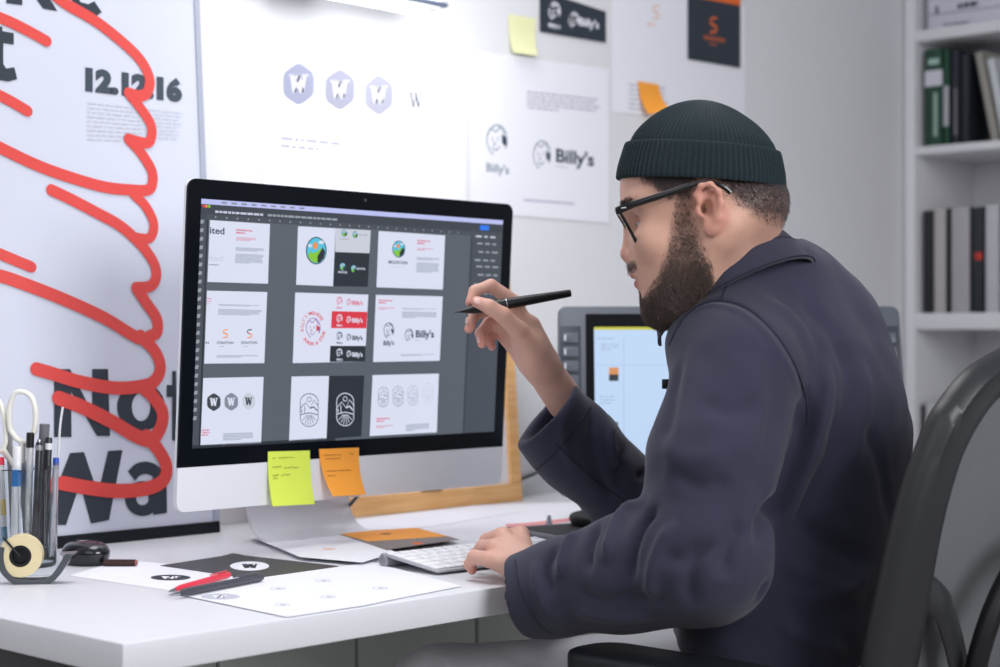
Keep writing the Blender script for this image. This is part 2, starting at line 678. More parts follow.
def book(px0, px1, z0, h, depth, rgb, label, group, lean=0.0, extra=None, cat='book'):
    """upright book with covers and a page block; spine faces the room"""
    y1, y0 = ypx(px0), ypx(px1)
    X = 3.875
    t = y1 - y0
    o = thing('book', label, cat, (X + depth / 2, (y0 + y1) / 2, z0), group)
    c = mat('cover_%d_%d_%d' % rgb, rgb, 0.5)
    pg = mat('page_block', (225, 222, 212), 0.85)
    def T(p):
        p = np.asarray(p, float)
        dy, dz = p[1] - y0, p[2] - z0
        return np.array([p[0], y0 + dy * math.cos(lean) + dz * math.sin(lean), z0 + dz * math.cos(lean) - dy * math.sin(lean) + (t * math.sin(lean) if lean > 0 else 0)])
    def bx_(lo, hi, mm, bev=0.0006):
        q = MB(); q.box(lo, hi, mm, bev); q.v = [tuple(T(v)) for v in q.v]
        return q
    q = bx_((X, y0, z0), (X + depth, y0 + 0.003, z0 + h), c)
    for lo, hi in (((X, y1 - 0.003, z0), (X + depth, y1, z0 + h)), ((X, y0, z0), (X + 0.004, y1, z0 + h))):
        w = bx_(lo, hi, c); q.add(w.v, w.f, c)
    q.build('cover', o)
    bx_((X + 0.003, y0 + 0.003, z0 + 0.003), (X + depth - 0.004, y1 - 0.003, z0 + h - 0.003), pg, 0).build('page_block', o)
    if extra:
        for za, zb, ya, yb, rgb2 in extra:
            w = bx_((X - 0.0015, y0 + t * ya, z0 + h * za), (X + 0.001, y0 + t * yb, z0 + h * zb), mat('spine_%d_%d_%d' % rgb2, rgb2, 0.6), 0)
            w.build('spine_label', o)
    return o

G1 = 'books on the bookcase shelf above the middle'
book(926, 944, 1.5145, 0.245, 0.21, (34, 70, 56), 'thick dark green book with a white band on its spine', G1, 0, [(0.62, 0.78, 0.02, 0.98, (205, 205, 215)), (0.1, 0.55, 0.3, 0.5, (150, 175, 165)), (0.84, 0.9, 0.2, 0.8, (160, 190, 180))])
book(944.6, 951, 1.5145, 0.24, 0.20, (30, 76, 56), 'thin green book with a pale spine panel, right of the thick green one', G1, 0, [(0.2, 0.62, 0.15, 0.95, (170, 172, 178))])
book(952, 961, 1.5145, 0.235, 0.2, (34, 36, 48), 'dark navy book with a faded spine title between green and leaning books', G1, 0, [(0.1, 0.6, 0.3, 0.6, (110, 105, 110))])
book(962, 971, 1.5145, 0.222, 0.19, (30, 34, 44), 'black book standing just left of the leaning grey one', G1)
book(992, 1001, 1.5145, 0.225, 0.19, (150, 148, 140), 'grey book leaning to the left against dark books', G1, 0.20)
book(1002.5, 1012, 1.5145, 0.205, 0.19, (198, 202, 206), 'white book leaning to the left at the frame edge, right of the grey leaning book', G1, 0.20)
G2 = 'upright books on the middle bookcase shelf'
book(925, 934, 1.0965, 0.258, 0.2, (36, 38, 44), 'black book at the far left end of the middle shelf', G2)
book(934.5, 947.5, 1.0965, 0.26, 0.2, (176, 172, 172), 'light grey book beside the black book at the shelf end', G2)
book(948, 951.5, 1.0965, 0.26, 0.2, (40, 42, 50), 'very thin dark book between two light grey ones', G2)
book(952, 971.5, 1.0965, 0.262, 0.2, (168, 166, 170), 'widest light grey book on the middle shelf', G2)
book(972.5, 985, 1.0965, 0.26, 0.2, (34, 40, 46), 'black book with a red mark on the spine', G2, 0, [(0.5, 0.57, 0.1, 0.7, (190, 55, 45))])
book(986, 1001, 1.0965, 0.263, 0.2, (186, 186, 192), 'pale grey book right of the red-marked black one', G2)
G3 = 'books on the lower bookcase shelf'
book(922, 925.5, 0.6655, 0.20, 0.2, (70, 70, 74), 'dark grey book low on the shelf behind the chair', G3)
book(926, 942, 0.6655, 0.205, 0.2, (185, 186, 190), 'pale book low on the shelf behind the chair', G3)

# white magazine file on top visible shelf
y1, y0 = ypx(929), ypx(1040)
mf = thing('file_box', 'white cardboard file box with dark print on the top visible shelf', 'box', (3.96, (y0 + y1) / 2, 1.8065))
M_fb = mat('file_box_card', (205, 206, 218), 0.7)
m = MB(); m.box((3.875, y0, 1.8065), (4.10, y1, 1.95), M_fb, 0.002); m.build('body', mf)
ink = Ink((3.8745, 0, 0), (0, -1, 0), (0, 0, 1), 0.0005)
ink.lines([(958, 4), (1005, -4), (1005, 2), (958, 9)], 1, M_darkink, 1, 0.9, 3, words=9)
ink.lines([(944, 24), (1005, 17), (1005, 19), (944, 26)], 1, M_darkink, 1, 0.8, 4, words=14)
ink.poly([(929, 14.5), (1010, 4.5), (1010, 5.5), (929, 15.5)], mat('mid_ink', (120, 122, 135), 0.7))
ink.poly([(936, 6), (938.5, 5.6), (938.5, 14), (936, 14.4)], M_darkink)
ink.build('print', mf)

# ------------------------------------------------------------------ desk
dk = thing('desk', 'long white desk with a thick top standing against the wall', 'desk', (2.1, 1.85, 0))
m = MB(); m.box((0.98, 1.451, DESK - 0.034), (3.3, WALL_Y - 0.002, DESK), M_white, 0.0015); m.build('desktop', dk)
M_legm = mat('dark_leg_metal', (40, 41, 44), 0.45)
for X in (1.03, 3.2):
    for Y in (1.52, 2.18):
        m = MB(); m.box((X - 0.025, Y - 0.025, 0), (X + 0.025, Y + 0.025, DESK - 0.034), M_legm, 0.003); m.build('leg', dk)
m = MB(); m.box((1.015, 1.50, DESK - 0.10), (1.045, 2.2, DESK - 0.034), M_legm, 0.002); m.build('crossbar', dk)
m = MB(); m.box((3.185, 1.50, DESK - 0.10), (3.215, 2.2, DESK - 0.034), M_legm, 0.002); m.build('crossbar', dk)

cb = thing('storage_cabinet', 'grey low cabinet with flat doors under the desk', 'cabinet', (2.1, 2.0, 0))
m = MB(); m.box((1.20, 1.97, 0.0), (3.06, 2.235, 0.665), M_greycab, 0.002); m.build('body', cb)
Xs = [1.215, 1.475, 1.735, 1.994, 2.254, 2.514, 2.774, 3.045]
for a, b in zip(Xs[:-1], Xs[1:]):
    m = MB(); m.box((a + 0.0035, 1.95, 0.03), (b - 0.0035, 1.969, 0.655), M_greycab, 0.0015); d_ = m.build('door', cb)
    m = MB(); m.tube([(b - 0.03, 1.945, 0.25), (b - 0.03, 1.938, 0.255), (b - 0.03, 1.938, 0.345), (b - 0.03, 1.945, 0.35)], 0.003, M_metal, 8); m.build('handle', d_)

# ------------------------------------------------------------------ wall lamp (its bottom edge shows at the top of the frame)
wl = thing('wall_lamp', 'white rounded bar lamp mounted on the wall above the pinned sheets', 'lamp', (1.83, 2.2, 1.6))
a, b = 1.74, 2.10
m = MB(); m.box((a, 2.13, 1.603), (b, 2.20, 1.66), mat('lamp_housing', (225, 227, 235), 0.35), 0.014, 4); m.build('lamp_housing', wl)
m = MB(); m.box((a - 0.004, 2.126, 1.609), (b + 0.004, 2.204, 1.617), mat('lamp_trim', (70, 78, 96), 0.4), 0.0035, 3); m.build('trim_band', wl)
m = MB(); m.box((1.8, 2.2, 1.62), (1.9, 2.26, 1.65), M_metal, 0.003); m.build('wall_bracket', wl)
m = MB(); m.box((a + 0.03, 2.14, 1.6), (b - 0.03, 2.19, 1.6035), M_ledlight, 0.001); m.build('diffuser', wl)
for lx, lp in ((1.80, 0.30), (2.06, 1.0)):
    ll = area_light('lamp_bar_light', (lx, 2.00, 1.595), (lx + (lx - 1.80) * 1.0 + .02, 2.40, 1.12), 0.24, 0.18, lp, (0.96, 0.98, 1.0))

# ------------------------------------------------------------------ pinned sheets on the wall
def sheet(name, corners, label, cat='paper', z=0.0008, group=None, m_=M_paper, curl=0.0, Y=WALL_Y):
    """corners TL TR BR BL in the photograph, on the wall plane"""
    q = [onY(px, py, Y - z) for px, py in corners]
    c = sum(q) / 4
    o = thing(name, label, cat, (c[0], Y - z, min(p[2] for p in q)), group)
    b = MB()
    V, F = [], []
    n = 8
    for j in range(n + 1):
        for i in range(n + 1):
            u, v = i / n, j / n
            p = (q[0] * (1 - u) + q[1] * u) * (1 - v) + (q[3] * (1 - u) + q[2] * u) * v
            p = p - np.array([0, curl * v ** 3, 0])
            V.append(p)
    k = len(V)
    V += [p + np.array([0, 0.0004, 0]) for p in V]
    for j in range(n):
        for i in range(n):
            a_ = j * (n + 1) + i
            F.append((a_, a_ + n + 1, a_ + n + 2, a_ + 1))
            F.append((k + a_, k + a_ + 1, k + a_ + n + 2, k + a_ + n + 1))
    b.add(V, F, m_, True)
    b.build('sheet', o)
    return o

def wall_ink(z=0.0008, eps=0.00015):
    return Ink((0, WALL_Y - z, 0), (1, 0, 0), (0, 0, 1), eps)

GW = 'sheets pinned to the wall'
def hexbadge(ink, c, rx, ry, m1, m2, lvl=1):
    pts = []
    for k in range(6):
        a = math.radians(-90 + 60 * k)
        pts.append(np.array([c[0] + rx * 1.155 * math.cos(a), c[1] + ry * math.sin(a)]))
    out = []
    for i in range(6):
        p, q, r = pts[i - 1], pts[i], pts[(i + 1) % 6]
        for t in (0, 0.25, 0.5, 0.75, 1):
            a_ = q + (p - q) * 0.28; b_ = q + (r - q) * 0.28
            out.append(a_ * (1 - t) ** 2 + q * 2 * t * (1 - t) + b_ * t * t)
    ink.poly(out, m1, lvl)
    wlogo(ink, c, rx * 1.15, ry * 0.8, m2, lvl + 1)

def wlogo(ink, c, w, h, m_, lvl, thick=1.0):
    s_ = w * 0.15 * thick
    x0, x1 = c[0] - w / 2, c[0] + w / 2
    yt, yb = c[1] - h / 2, c[1] + h / 2
    ink.stroke([(x0 + s_, yt), (c[0] - w * 0.2, yb)], s_ * 2.0, m_, lvl, 0, False)
    ink.stroke([(c[0] - w * 0.2, yb), (c[0] + w * .04, yt)], s_ * 1.0, m_, lvl, 0, False)
    ink.stroke([(c[0] - w * .04, yt), (c[0] + w * 0.2, yb)], s_ * 2.0, m_, lvl, 0, False)
    ink.stroke([(c[0] + w * 0.2, yb), (x1 - s_, yt)], s_ * 1.0, m_, lvl, 0, False)
    ink.stroke([(x0 - w * .05, yt), (x0 + w * 0.3, yt)], s_ * .6, m_, lvl, 0, False)
    ink.stroke([(x1 - w * 0.3, yt), (x1 + w * .05, yt)], s_ * .6, m_, lvl, 0, False)

def face_logo(ink, c, rx, ry, m_, lvl=1, w=1.2):
    """round face with curly hair in line art"""
    ink.ring(c, rx, ry, w, m_, lvl, a0=110, a1=395)
    ink.stroke([(c[0] - rx, c[1] - ry * .25), (c[0] - rx * .6, c[1] - ry * .75), (c[0] - rx * .1, c[1] - ry * .55), (c[0] + rx * .3, c[1] - ry * .85), (c[0] + rx * .8, c[1] - ry * .4)], w, m_, lvl)
    ink.poly([(c[0] + rx * .45, c[1] - ry * .35), (c[0] + rx * .95, c[1] - ry * .1), (c[0] + rx * .95, c[1] + ry * .45), (c[0] + rx * .55, c[1] + ry * .2)], m_, lvl)
    ink.stroke([(c[0] - rx * .45, c[1] - ry * .15), (c[0] - rx * .45, c[1] + ry * .02)], w, m_, lvl)
    ink.stroke([(c[0] + rx * .1, c[1] - ry * .15), (c[0] + rx * .1, c[1] + ry * .02)], w, m_, lvl)
    ink.stroke([(c[0] - rx * .2, c[1] + ry * .1), (c[0] - rx * .35, c[1] + ry * .3), (c[0] - rx * .1, c[1] + ry * .3)], w * .8, m_, lvl)
    ink.stroke([(c[0] - rx * .5, c[1] + ry * .5), (c[0] - rx * .1, c[1] + ry * .68), (c[0] + rx * .25, c[1] + ry * .45)], w, m_, lvl)

def s_logo(ink, c, w, h, m1, m2, lvl=1):
    a, b, d = w / 2, h / 2, h * 0.17
    t = h * 0.15
    ink.stroke([(c[0] + a, c[1] - b), (c[0] - a * .5, c[1] - b), (c[0] - a, c[1] - b * .6), (c[0] - a, c[1] - d), (c[0], c[1] + d * .2), (c[0] + a * .4, c[1] + d * .6)], t, m1, lvl, 0, False)
    ink.stroke([(c[0] - a, c[1] + b), (c[0] + a * .5, c[1] + b), (c[0] + a, c[1] + b * .6), (c[0] + a, c[1] + d), (c[0], c[1] - d * .2), (c[0] - a * .4, c[1] - d * .6)], t, m2, lvl + .5, 0, False)

o = sheet('printed_sheet', [(263, 22), (466, 48), (466, 213), (263, 196)], 'large white sheet with a row of faded hexagonal W badges', group=GW)
ink = wall_ink()
hexbadge(ink, (298.5, 84), 15.6, 22, M_paleink, M_paper)
hexbadge(ink, (339.8, 89.5), 14.8, 21.5, M_paler, M_paper)
hexbadge(ink, (378.8, 95), 14, 21, M_palest, M_paper)
wlogo(ink, (416, 100), 13, 15, mat('slate_ink', (50, 60, 72), .7), 1, .55)
ink.lines([(281, 137), (342, 143), (342, 158), (281, 152)], 2, M_palest, 1, 0.3, 2, words=8)
ink.build('print', o)

o = sheet('printed_sheet', [(470, 50), (609, 69), (609, 223), (470, 212)], 'white sheet on the wall printed twice with a dark curly-haired face logo', group=GW, z=0.0018)
ink = wall_ink(0.0018)
M_teal = mat('teal_ink', (34, 54, 70), .7)
M_tealp = mat('pale_teal_ink', (122, 138, 152), .7)
face_logo(ink, (497, 140), 10, 15, M_tealp, 1, 1.3)
ink.poly([(502, 134), (506, 137), (506, 147), (502, 143)], M_teal, 2)
ink.text("Billy's", 486.5, 171, 509, 174, 8.5, M_tealp, 1, 0.02)
face_logo(ink, (542, 155), 8.5, 14, M_tealp, 1, 1.2)
ink.poly([(546, 150), (549, 154), (549, 162), (546, 158)], M_teal, 2)
ink.text("Billy's", 556, 161.5, 594, 166, 13.5, M_teal, 1, 0.028)
ink.lines([(556, 165.5), (582, 168.5), (582, 170), (556, 167)], 1, M_greyink, 1, .8, 3, 7)
ink.lines([(527, 91), (600, 99), (600, 118), (527, 110)], 5, M_paler, 1, 0.4, 5, words=20)
ink.lines([(524, 199), (603, 205), (603, 207), (524, 201)], 1, M_paleink, 1, 0.9, 5, words=30)
ink.build('print', o)

o = sheet('printed_sheet', [(612, -14), (745, 6), (745, 125), (612, 112)], 'white sheet at upper right with a small faded orange S logo', group=GW, z=0.0010)
ink = wall_ink(0.0010)
M_pink = mat('pale_orange_ink', (236, 196, 178), .8)
s_logo(ink, (656, 12), 6, 12, M_pink, M_pink)
ink.lines([(647, 22.5), (666, 25), (666, 27.5), (647, 25)], 1, M_pink, 1, .9, 1, 8)
ink.lines([(629, 84), (668, 88), (668, 116), (629, 112)], 6, M_paleink, 1, 0.25, 8, 8)
ink.build('print', o)

o = sheet('dark_card', [(540, -10), (606, 11.5), (606, 42.5), (540, 31.5)], "dark grey card pinned at the top with two white face logos", 'card', z=0.0028, m_=M_card, group='dark cards pinned to the wall')
ink = wall_ink(0.0028)
face_logo(ink, (554.5, 11), 5.5, 8.5, M_paper, 1, 1.5)
ink.text("Billy's", 548.5, 26.5, 560.5, 28.5, 4, M_paper, 1, .03)
face_logo(ink, (574, 20), 4.8, 7.5, M_paper, 1, 1.3)
ink.text("Billy's", 579.5, 25, 599, 28.5, 8, M_paper, 1, .03)
ink.build('print', o)

o = sheet('dark_card', [(688, -22), (740.5, -14), (740.5, 68), (688, 59)], 'black card with an orange strip and orange S logo', 'card', z=0.0028, m_=M_card, group='dark cards pinned to the wall')
ink = wall_ink(0.0028)
ink.poly([(688, -22), (740.5, -14), (740.5, 5.5), (714, 0.5), (688, -4)], M_orangeink)
s_logo(ink, (713.5, 25), 6.5, 14, M_orangeink, M_orangeink)
ink.text('STANTON', 704, 39, 724.5, 42.5, 4, M_orangeink, 1, .02)
ink.lines([(709, 43), (719, 44.5), (719, 45.7), (709, 44.2)], 1, M_orangeink, 1, .8, 2, 6)
ink.build('print', o)

GS = 'sticky notes on the wall'
o = sheet('sticky_note', [(508.5, 14), (536.5, 18.5), (533.5, 56.5), (509, 53)], 'pale yellow sticky note left of the dark logo card', 'sticky note', 0.0022, 'sticky notes on the wall', M_paleyellow, 0.012)
o = sheet('sticky_note', [(638, 81), (658.5, 84.5), (664, 111), (641.5, 115)], 'bright orange sticky note just above the beanie', 'sticky note', 0.004, 'sticky notes on the wall', M_orange, 0.02)

# ------------------------------------------------------------------ framed poster leaning on the wall
Pb = onZ(222, 532.5)                       # lower right corner on the desk
pU = np.array([1.0, 0.0, 0.0])
lean = math.atan2(0.054, 0.84)
pV = np.array([0, math.sin(lean), math.cos(lean)])
pO = np.array([Pb[0], 2.172, DESK])
fp = thing('framed_poster', 'large framed poster with red brush strokes leaning on the wall', 'poster', (pO[0] - 0.35, 2.18, DESK))
pN = np.cross(pU, pV)
W_, H_ = 0.70, 0.98
M_fr = mat('poster_frame_black', (22, 27, 32), 0.4, spec=.25)
M_frg = mat('poster_frame_side', (165, 170, 185), 0.4)
bk = -pN
def pt(u, v, n=0.0):
    return pO + pU * u + pV * v + pN * n
m = MB()
m.prism([pt(-W_, 0.004, -0.004), pt(-0.004, 0.004, -0.004), pt(-0.004, H_, -0.004), pt(-W_, H_, -0.004)], bk * 0.012, mat('poster_paper', (205, 208, 221), .7, vary=.01)); m.build('print_sheet', fp)
m = MB(); m.prism([pt(-W_, 0), pt(0, 0), pt(0, 0.018), pt(-W_, 0.018)], bk * 0.02, M_fr, 0.0015); m.build('frame_rail', fp); m = MB()
m.prism([pt(-W_, H_ - 0.018), pt(0, H_ - 0.018), pt(0, H_), pt(-W_, H_)], bk * 0.02, M_fr, 0.0015)
m.build('frame_rail', fp)
m = MB(); m.prism([pt(-0.010, 0.018), pt(0, 0.018), pt(0, H_ - 0.018), pt(-0.010, H_ - 0.018)], bk * 0.02, M_frg, 0.0015); m.build('frame_stile', fp); m = MB()
m.prism([pt(-W_, 0.018), pt(-W_ + 0.01, 0.018), pt(-W_ + 0.01, H_ - 0.018), pt(-W_, H_ - 0.018)], bk * 0.02, M_frg, 0.0015)
m.build('frame_stile', fp)
ink = Ink(pt(0, 0, -0.0035), pU, pV, 0.0004)
K = M_darkink
# big letters, outlines read off the poster
ink.poly([(54, 369), (70, 369), (92, 412), (92, 369), (108, 369), (110, 436), (97, 436), (71, 392), (71.5, 437), (60, 437), (54, 437)], K)
def letter_o(c, rx, ry, rx2, ry2, m_):
    n = 36
    V = []
    for k in range(n):
        a = 2 * math.pi * k / n
        V.append((c[0] + rx * math.cos(a), c[1] + ry * math.sin(a)))
    for k in range(n):
        a = 2 * math.pi * k / n
        V.append((c[0] + rx2 * math.cos(a), c[1] + ry2 * math.sin(a)))
    pts = [ink.w(ink.uv(*p), 1) for p in V]
    ink.mb.add(pts, [(k, n + k, n + (k + 1) % n, (k + 1) % n) for k in range(n)], m_)
letter_o((141, 407), 24, 24, 9.2, 14, K)
ink.poly([(172, 371), (176, 371), (177, 442), (172, 440), (172, 397), (166.5, 397), (166.5, 385), (172, 385)], K)
ink.poly([(70, 453), (84, 452), (98, 494), (108, 451), (122.5, 450), (109, 520), (91, 523.5), (80, 484), (66, 525), (50, 525), (54, 500), (61, 476)], K)
letter_o((142.5, 498.5), 17.5, 17.5, 6.2, 6.6, K)
ink.poly([(152, 478), (166.5, 476), (167, 512.8), (153, 515)], K, 1.1)
ink.stroke([(131.5, 476), (138, 469.5), (148, 468), (157, 473), (160, 482)], 12.5, K, 1.2, 6, False)
# letters cut by the top edge
ink.poly([(6, -30), (22, -30), (22, 5), (6, 3)], K)
ink.poly([(22, -20), (38, -20), (57, 11), (43, 8.5)], K)
ink.poly([(66, -12), (73, -14), (80, 2), (88, 4), (94, 1), (101.5, 12), (96, 16), (86, 14), (74, 6)], K)
ink.poly([(-8, 27), (2, 26.5), (2, 31), (13.5, 33), (13.5, 44.5), (3, 43), (3, 64), (6, 68.5), (14, 67), (17, 79), (8, 81.5), (-8, 79)], K)
ink.text('12.12.16', 85, 89, 182, 100.5, 21, mat('date_ink', (60, 70, 82), .6), 1, 0.075)
ink.lines([(87, 102), (183, 113), (183, 146), (87, 143)], 9, M_greyink, 1, 0.3, 6, 16)
S = 9.0
def st(pts, w=11.5, lvl=3):
    ink.stroke(pts, w, M_red, lvl, 8)
st([(50, -8), (66, 4), (95, 21), (122, 42), (140, 60), (149, 78), (147, 92), (139, 96), (128, 93)])
st([(128, 93), (140, 108), (150, 124), (151, 136), (146, 143), (128, 139)], 11, 3.7)
st([(128, 139), (140, 152), (151, 170), (152, 183), (147, 190), (130, 190), (104, 187), (72, 178), (36, 165), (-10, 143)], 11.5, 3.3)
st([(-10, 14), (10, 22), (30, 32), (46, 41)], 11.5)
st([(-10, 91), (10, 101), (27, 111)], 11.5)
st([(51, 190), (70, 199), (95, 212), (120, 226), (140, 244), (153, 262), (156, 276), (150, 286), (136, 288)], 11.5, 3.1)
st([(133, 194), (145, 206), (153, 222), (152, 234), (146, 239), (132, 237)], 10.5, 3.4)
st([(136, 288), (146, 303), (156, 318), (157, 331), (150, 336), (138, 338), (104, 318), (60, 298), (10, 279), (-10, 274)], 12.5, 3.2)
st([(-10, 250), (14, 260), (31, 267)], 11.5)
st([(140, 336), (155, 352), (160, 368), (154, 381), (142, 386), (115, 388), (80, 382), (50, 373), (36, 369)], 13, 3.5)
st([(58, 398), (82, 407), (112, 422), (134, 435), (150, 440), (160, 428), (162, 412), (152, 396), (143, 388)], 14, 3.6)
st([(146, 436), (158, 450), (166, 466), (163, 480), (148, 488), (120, 491), (90, 488), (62, 483)], 14, 3.7)
ink.build('poster_print', fp)

# ------------------------------------------------------------------ wooden frame leaning behind the computer
A = onZ(335, 522.5); B = onZ(521, 500.5)
wO = np.array([B[0], 2.185, DESK])
wU = np.array([1.0, 0, 0]); wl_ = math.radians(4.5)
wV = np.array([0, math.sin(wl_), math.cos(wl_)]); wN = np.cross(wU, wV)
ww, wh, bw_ = 0.60, 0.42, 0.034
wf = thing('wooden_frame', 'light wooden picture frame leaning on the wall behind the monitor', 'picture frame', (wO[0] - ww / 2, 2.19, DESK))
def wp(u, v, n=0.0):
    return wO + wU * u + wV * v + wN * n
def wprism(u0, v0, u1, v1, mm, name, th=0.02, n0=0.0, bev=0.002):
    q = MB(); q.prism([wp(u0, v0, n0), wp(u1, v0, n0), wp(u1, v1, n0), wp(u0, v1, n0)], -wN * th, mm, bev)
    return q.build(name, wf)
wprism(-ww, 0, 0, bw_, M_wood, 'frame_rail')
wprism(-ww, wh - bw_, 0, wh, M_wood, 'frame_rail')
wprism(-bw_ * .8, bw_ + .0005, 0, wh - bw_ - .0005, M_wood, 'frame_stile')
wprism(-ww, bw_ + .0005, -ww + bw_ * .8, wh - bw_ - .0005, M_wood, 'frame_stile')
wprism(-ww + bw_ * .8, bw_, -bw_ * .8, wh - bw_, M_paper, 'picture', 0.006, -0.008, 0)
er = MB(); er.obox(wp(-0.235, bw_ + 0.0065, -0.002), wU, wV, wN, (0.05, 0.012, 0.010), mat('eraser_grey', (70, 74, 82), .6), 0.001)
tag(er.build('eraser'), 'small dark grey eraser lying on the ledge of the wooden frame', 'eraser')

# ------------------------------------------------------------------ cables
M_cable = mat('black_cable', (20, 30, 34), .4)
q = MB(); q.tube(catmull([onZ(337, 521, DESK + .003), P(346, 510, 2.72), P(356, 498, 2.66), P(365, 488, 2.6)], 6), 0.0028, M_cable, 8)
tag(q.build('cable'), 'black cable rising from the desk behind the computer stand', 'cable', 'black cables on the desk')
q = MB(); q.tube(catmull([onY(505, 492, 2.245), onY(520, 480, 2.25), onY(534, 474, 2.252), onY(550, 466, 2.252), onY(565, 452, 2.252)], 6), 0.003, M_cable, 8)
tag(q.build('cable'), 'dark green cable curving along the wall right of the wooden frame', 'cable', 'black cables on the desk')
# ------------------------------------------------------------------ all-in-one computer
cO = np.array([1.685, 1.891, 1.053]); cU = np.array([1.0, 0, 0])
cV = unit([0, -0.06, 1.0]); cN = np.cross(cU, cV)
im = thing('desktop_computer', 'large all-in-one desktop computer with black bezel and silver chin', 'computer', (1.687, 2.0, DESK))
def cp(u, v, n=0.0):
    return cO + cU * u + cV * v + cN * n
def rrect(u0, v0, u1, v1, r, f, n=6, corners=(1, 1, 1, 1)):
    out = []
    for (cx, cy, a0, on_) in ((u1 - r, v1 - r, 0, corners[0]), (u0 + r, v1 - r, 90, corners[1]), (u0 + r, v0 + r, 180, corners[2]), (u1 - r, v0 + r, 270, corners[3])):
        if on_:
            for k in range(n + 1):
                a = math.radians(a0 + 90 * k / n)
                out.append(f(cx + r * math.cos(a), cy + r * math.sin(a)))
        else:
            sx = 1 if a0 in (0, 270) else -1
            sy = 1 if a0 in (0, 90) else -1
            out.append(f(cx + r * sx, cy + r * sy))
    return out
zt, zb, zc = 0.1945, -0.193, -0.2535
hw = 0.3155
# curved aluminium back: stacked rounded outlines
m = MB()
V, F = [], []
rings = [(0.0, 0.0, -0.0005), (0.0, 0.0, -0.005), (0.03, 0.03, -0.012), (0.10, 0.08, -0.03), (0.2, 0.15, -0.045), (0.31, 0.21, -0.05)]
for (sx, sy, nn) in rings:
    V += rrect(-hw + sx, zc + sy, hw - sx, zt - sy, max(0.014 - sx * .02, .004), lambda a_, b_: cp(a_, b_, nn))
L = len(V) // len(rings)
for i in range(len(rings) - 1):
    for k in range(L):
        F.append((i * L + k, (i + 1) * L + k, (i + 1) * L + (k + 1) % L, i * L + (k + 1) % L))
F.append(tuple(range(L))); F.append(tuple(range(len(V) - 1, len(V) - L - 1, -1)))
m.add(V, F, M_alu, True)
m.build('rear_shell', im)
m = MB(); m.prism(rrect(-hw, zc, hw, zb - 0.0003, 0.014, lambda a_, b_: cp(a_, b_, 0.0), corners=(0, 0, 1, 1)), cN * 0.0035, M_alu); m.build('chin', im)
m = MB(); m.prism(rrect(-hw, zb, hw, zt, 0.014, lambda a_, b_: cp(a_, b_, 0.0), corners=(1, 1, 0, 0)), cN * 0.0035, M_glassblk); bz = m.build('bezel', im)
m = MB(); m.lathe(cp(0.0, 0.183, 0.0035), cN, [(0.0025, 0), (0.0025, 0.0004), (0.0, 0.0004)], mat('camera_dot', (70, 76, 84), .2), 12); m.build('webcam', im)
# stand: curved sheet
m = MB()
prof = [(2.02, DESK + 0.30), (2.03, DESK + 0.20), (2.032, DESK + 0.10), (2.028, DESK + 0.045), (2.012, DESK + 0.018), (1.985, DESK + 0.006), (1.95, DESK + 0.0034), (1.83, DESK + 0.0032)]
pr = catmull([np.array([0, a_, b_]) for a_, b_ in prof], 5)
V, F = [], []
for i, p in enumerate(pr):
    t = unit(pr[min(i + 1, len(pr) - 1)] - pr[max(i - 1, 0)])
    nn = np.array([0, t[2], -t[1]]) * 0.0018
    for sgn in (-1, 1):
        for X in (1.587, 1.787):
            V.append((X, p[1] + nn[1] * sgn, p[2] + nn[2] * sgn))
for i in range(len(pr) - 1):
    a_ = i * 4; b_ = a_ + 4
    F += [(a_, a_ + 1, b_ + 1, b_), (a_ + 2, b_ + 2, b_ + 3, a_ + 3), (a_, b_, b_ + 2, a_ + 2), (a_ + 1, a_ + 3, b_ + 3, b_ + 1)]
F += [(0, 2, 3, 1), (len(V) - 4, len(V) - 3, len(V) - 1, len(V) - 2)]
m.add(V, F, mat('stand_aluminium', (226, 227, 232), .3, metal=.35), True)
m.box((1.63, 1.965, 0.95), (1.745, 2.03, 1.03), M_alu, 0.004)
m.build('stand', im)

# ---- the lit screen and its picture
def E_(name, rgb, s=1.0):
    return mat('screen_' + name, rgb, .3, emit=s, vary=0.0)
sc_bg = E_('grey', (84, 92, 102)); sc_bar = E_('menu', (186, 192, 240)); sc_wh = E_('white', (216, 221, 240))
sc_dk = E_('dark', (30, 38, 48)); sc_pn = E_('panel', (66, 72, 82)); sc_tx = E_('text', (150, 158, 168)); sc_or = E_('orange', (240, 140, 70))
sc_red = E_('red', (216, 50, 66)); sc_pk = E_('pink', (214, 110, 135)); sc_gt = E_('greytext', (160, 170, 188)); sc_gm = E_('greymid', (128, 134, 148))
sc_bl = E_('blue', (40, 120, 240)); sc_lg = E_('lightgrey', (200, 204, 216)); sc_sky = E_('sky', (80, 190, 220)); sc_gr = E_('green', (130, 195, 50))
sc_ink = E_('ink', (36, 58, 78)); sc_vd = E_('verydark', (54, 60, 70)); sc_pl = E_('pale', (196, 202, 220)); sc_vi = E_('violet', (150, 90, 170))
ink = Ink(cp(0, 0, 0.0037), cU, cV, 0.00012)
ink.polyuv([(-.2935, -.168), (.2935, -.168), (.2935, .168), (-.2935, .168)], sc_bg, 0)
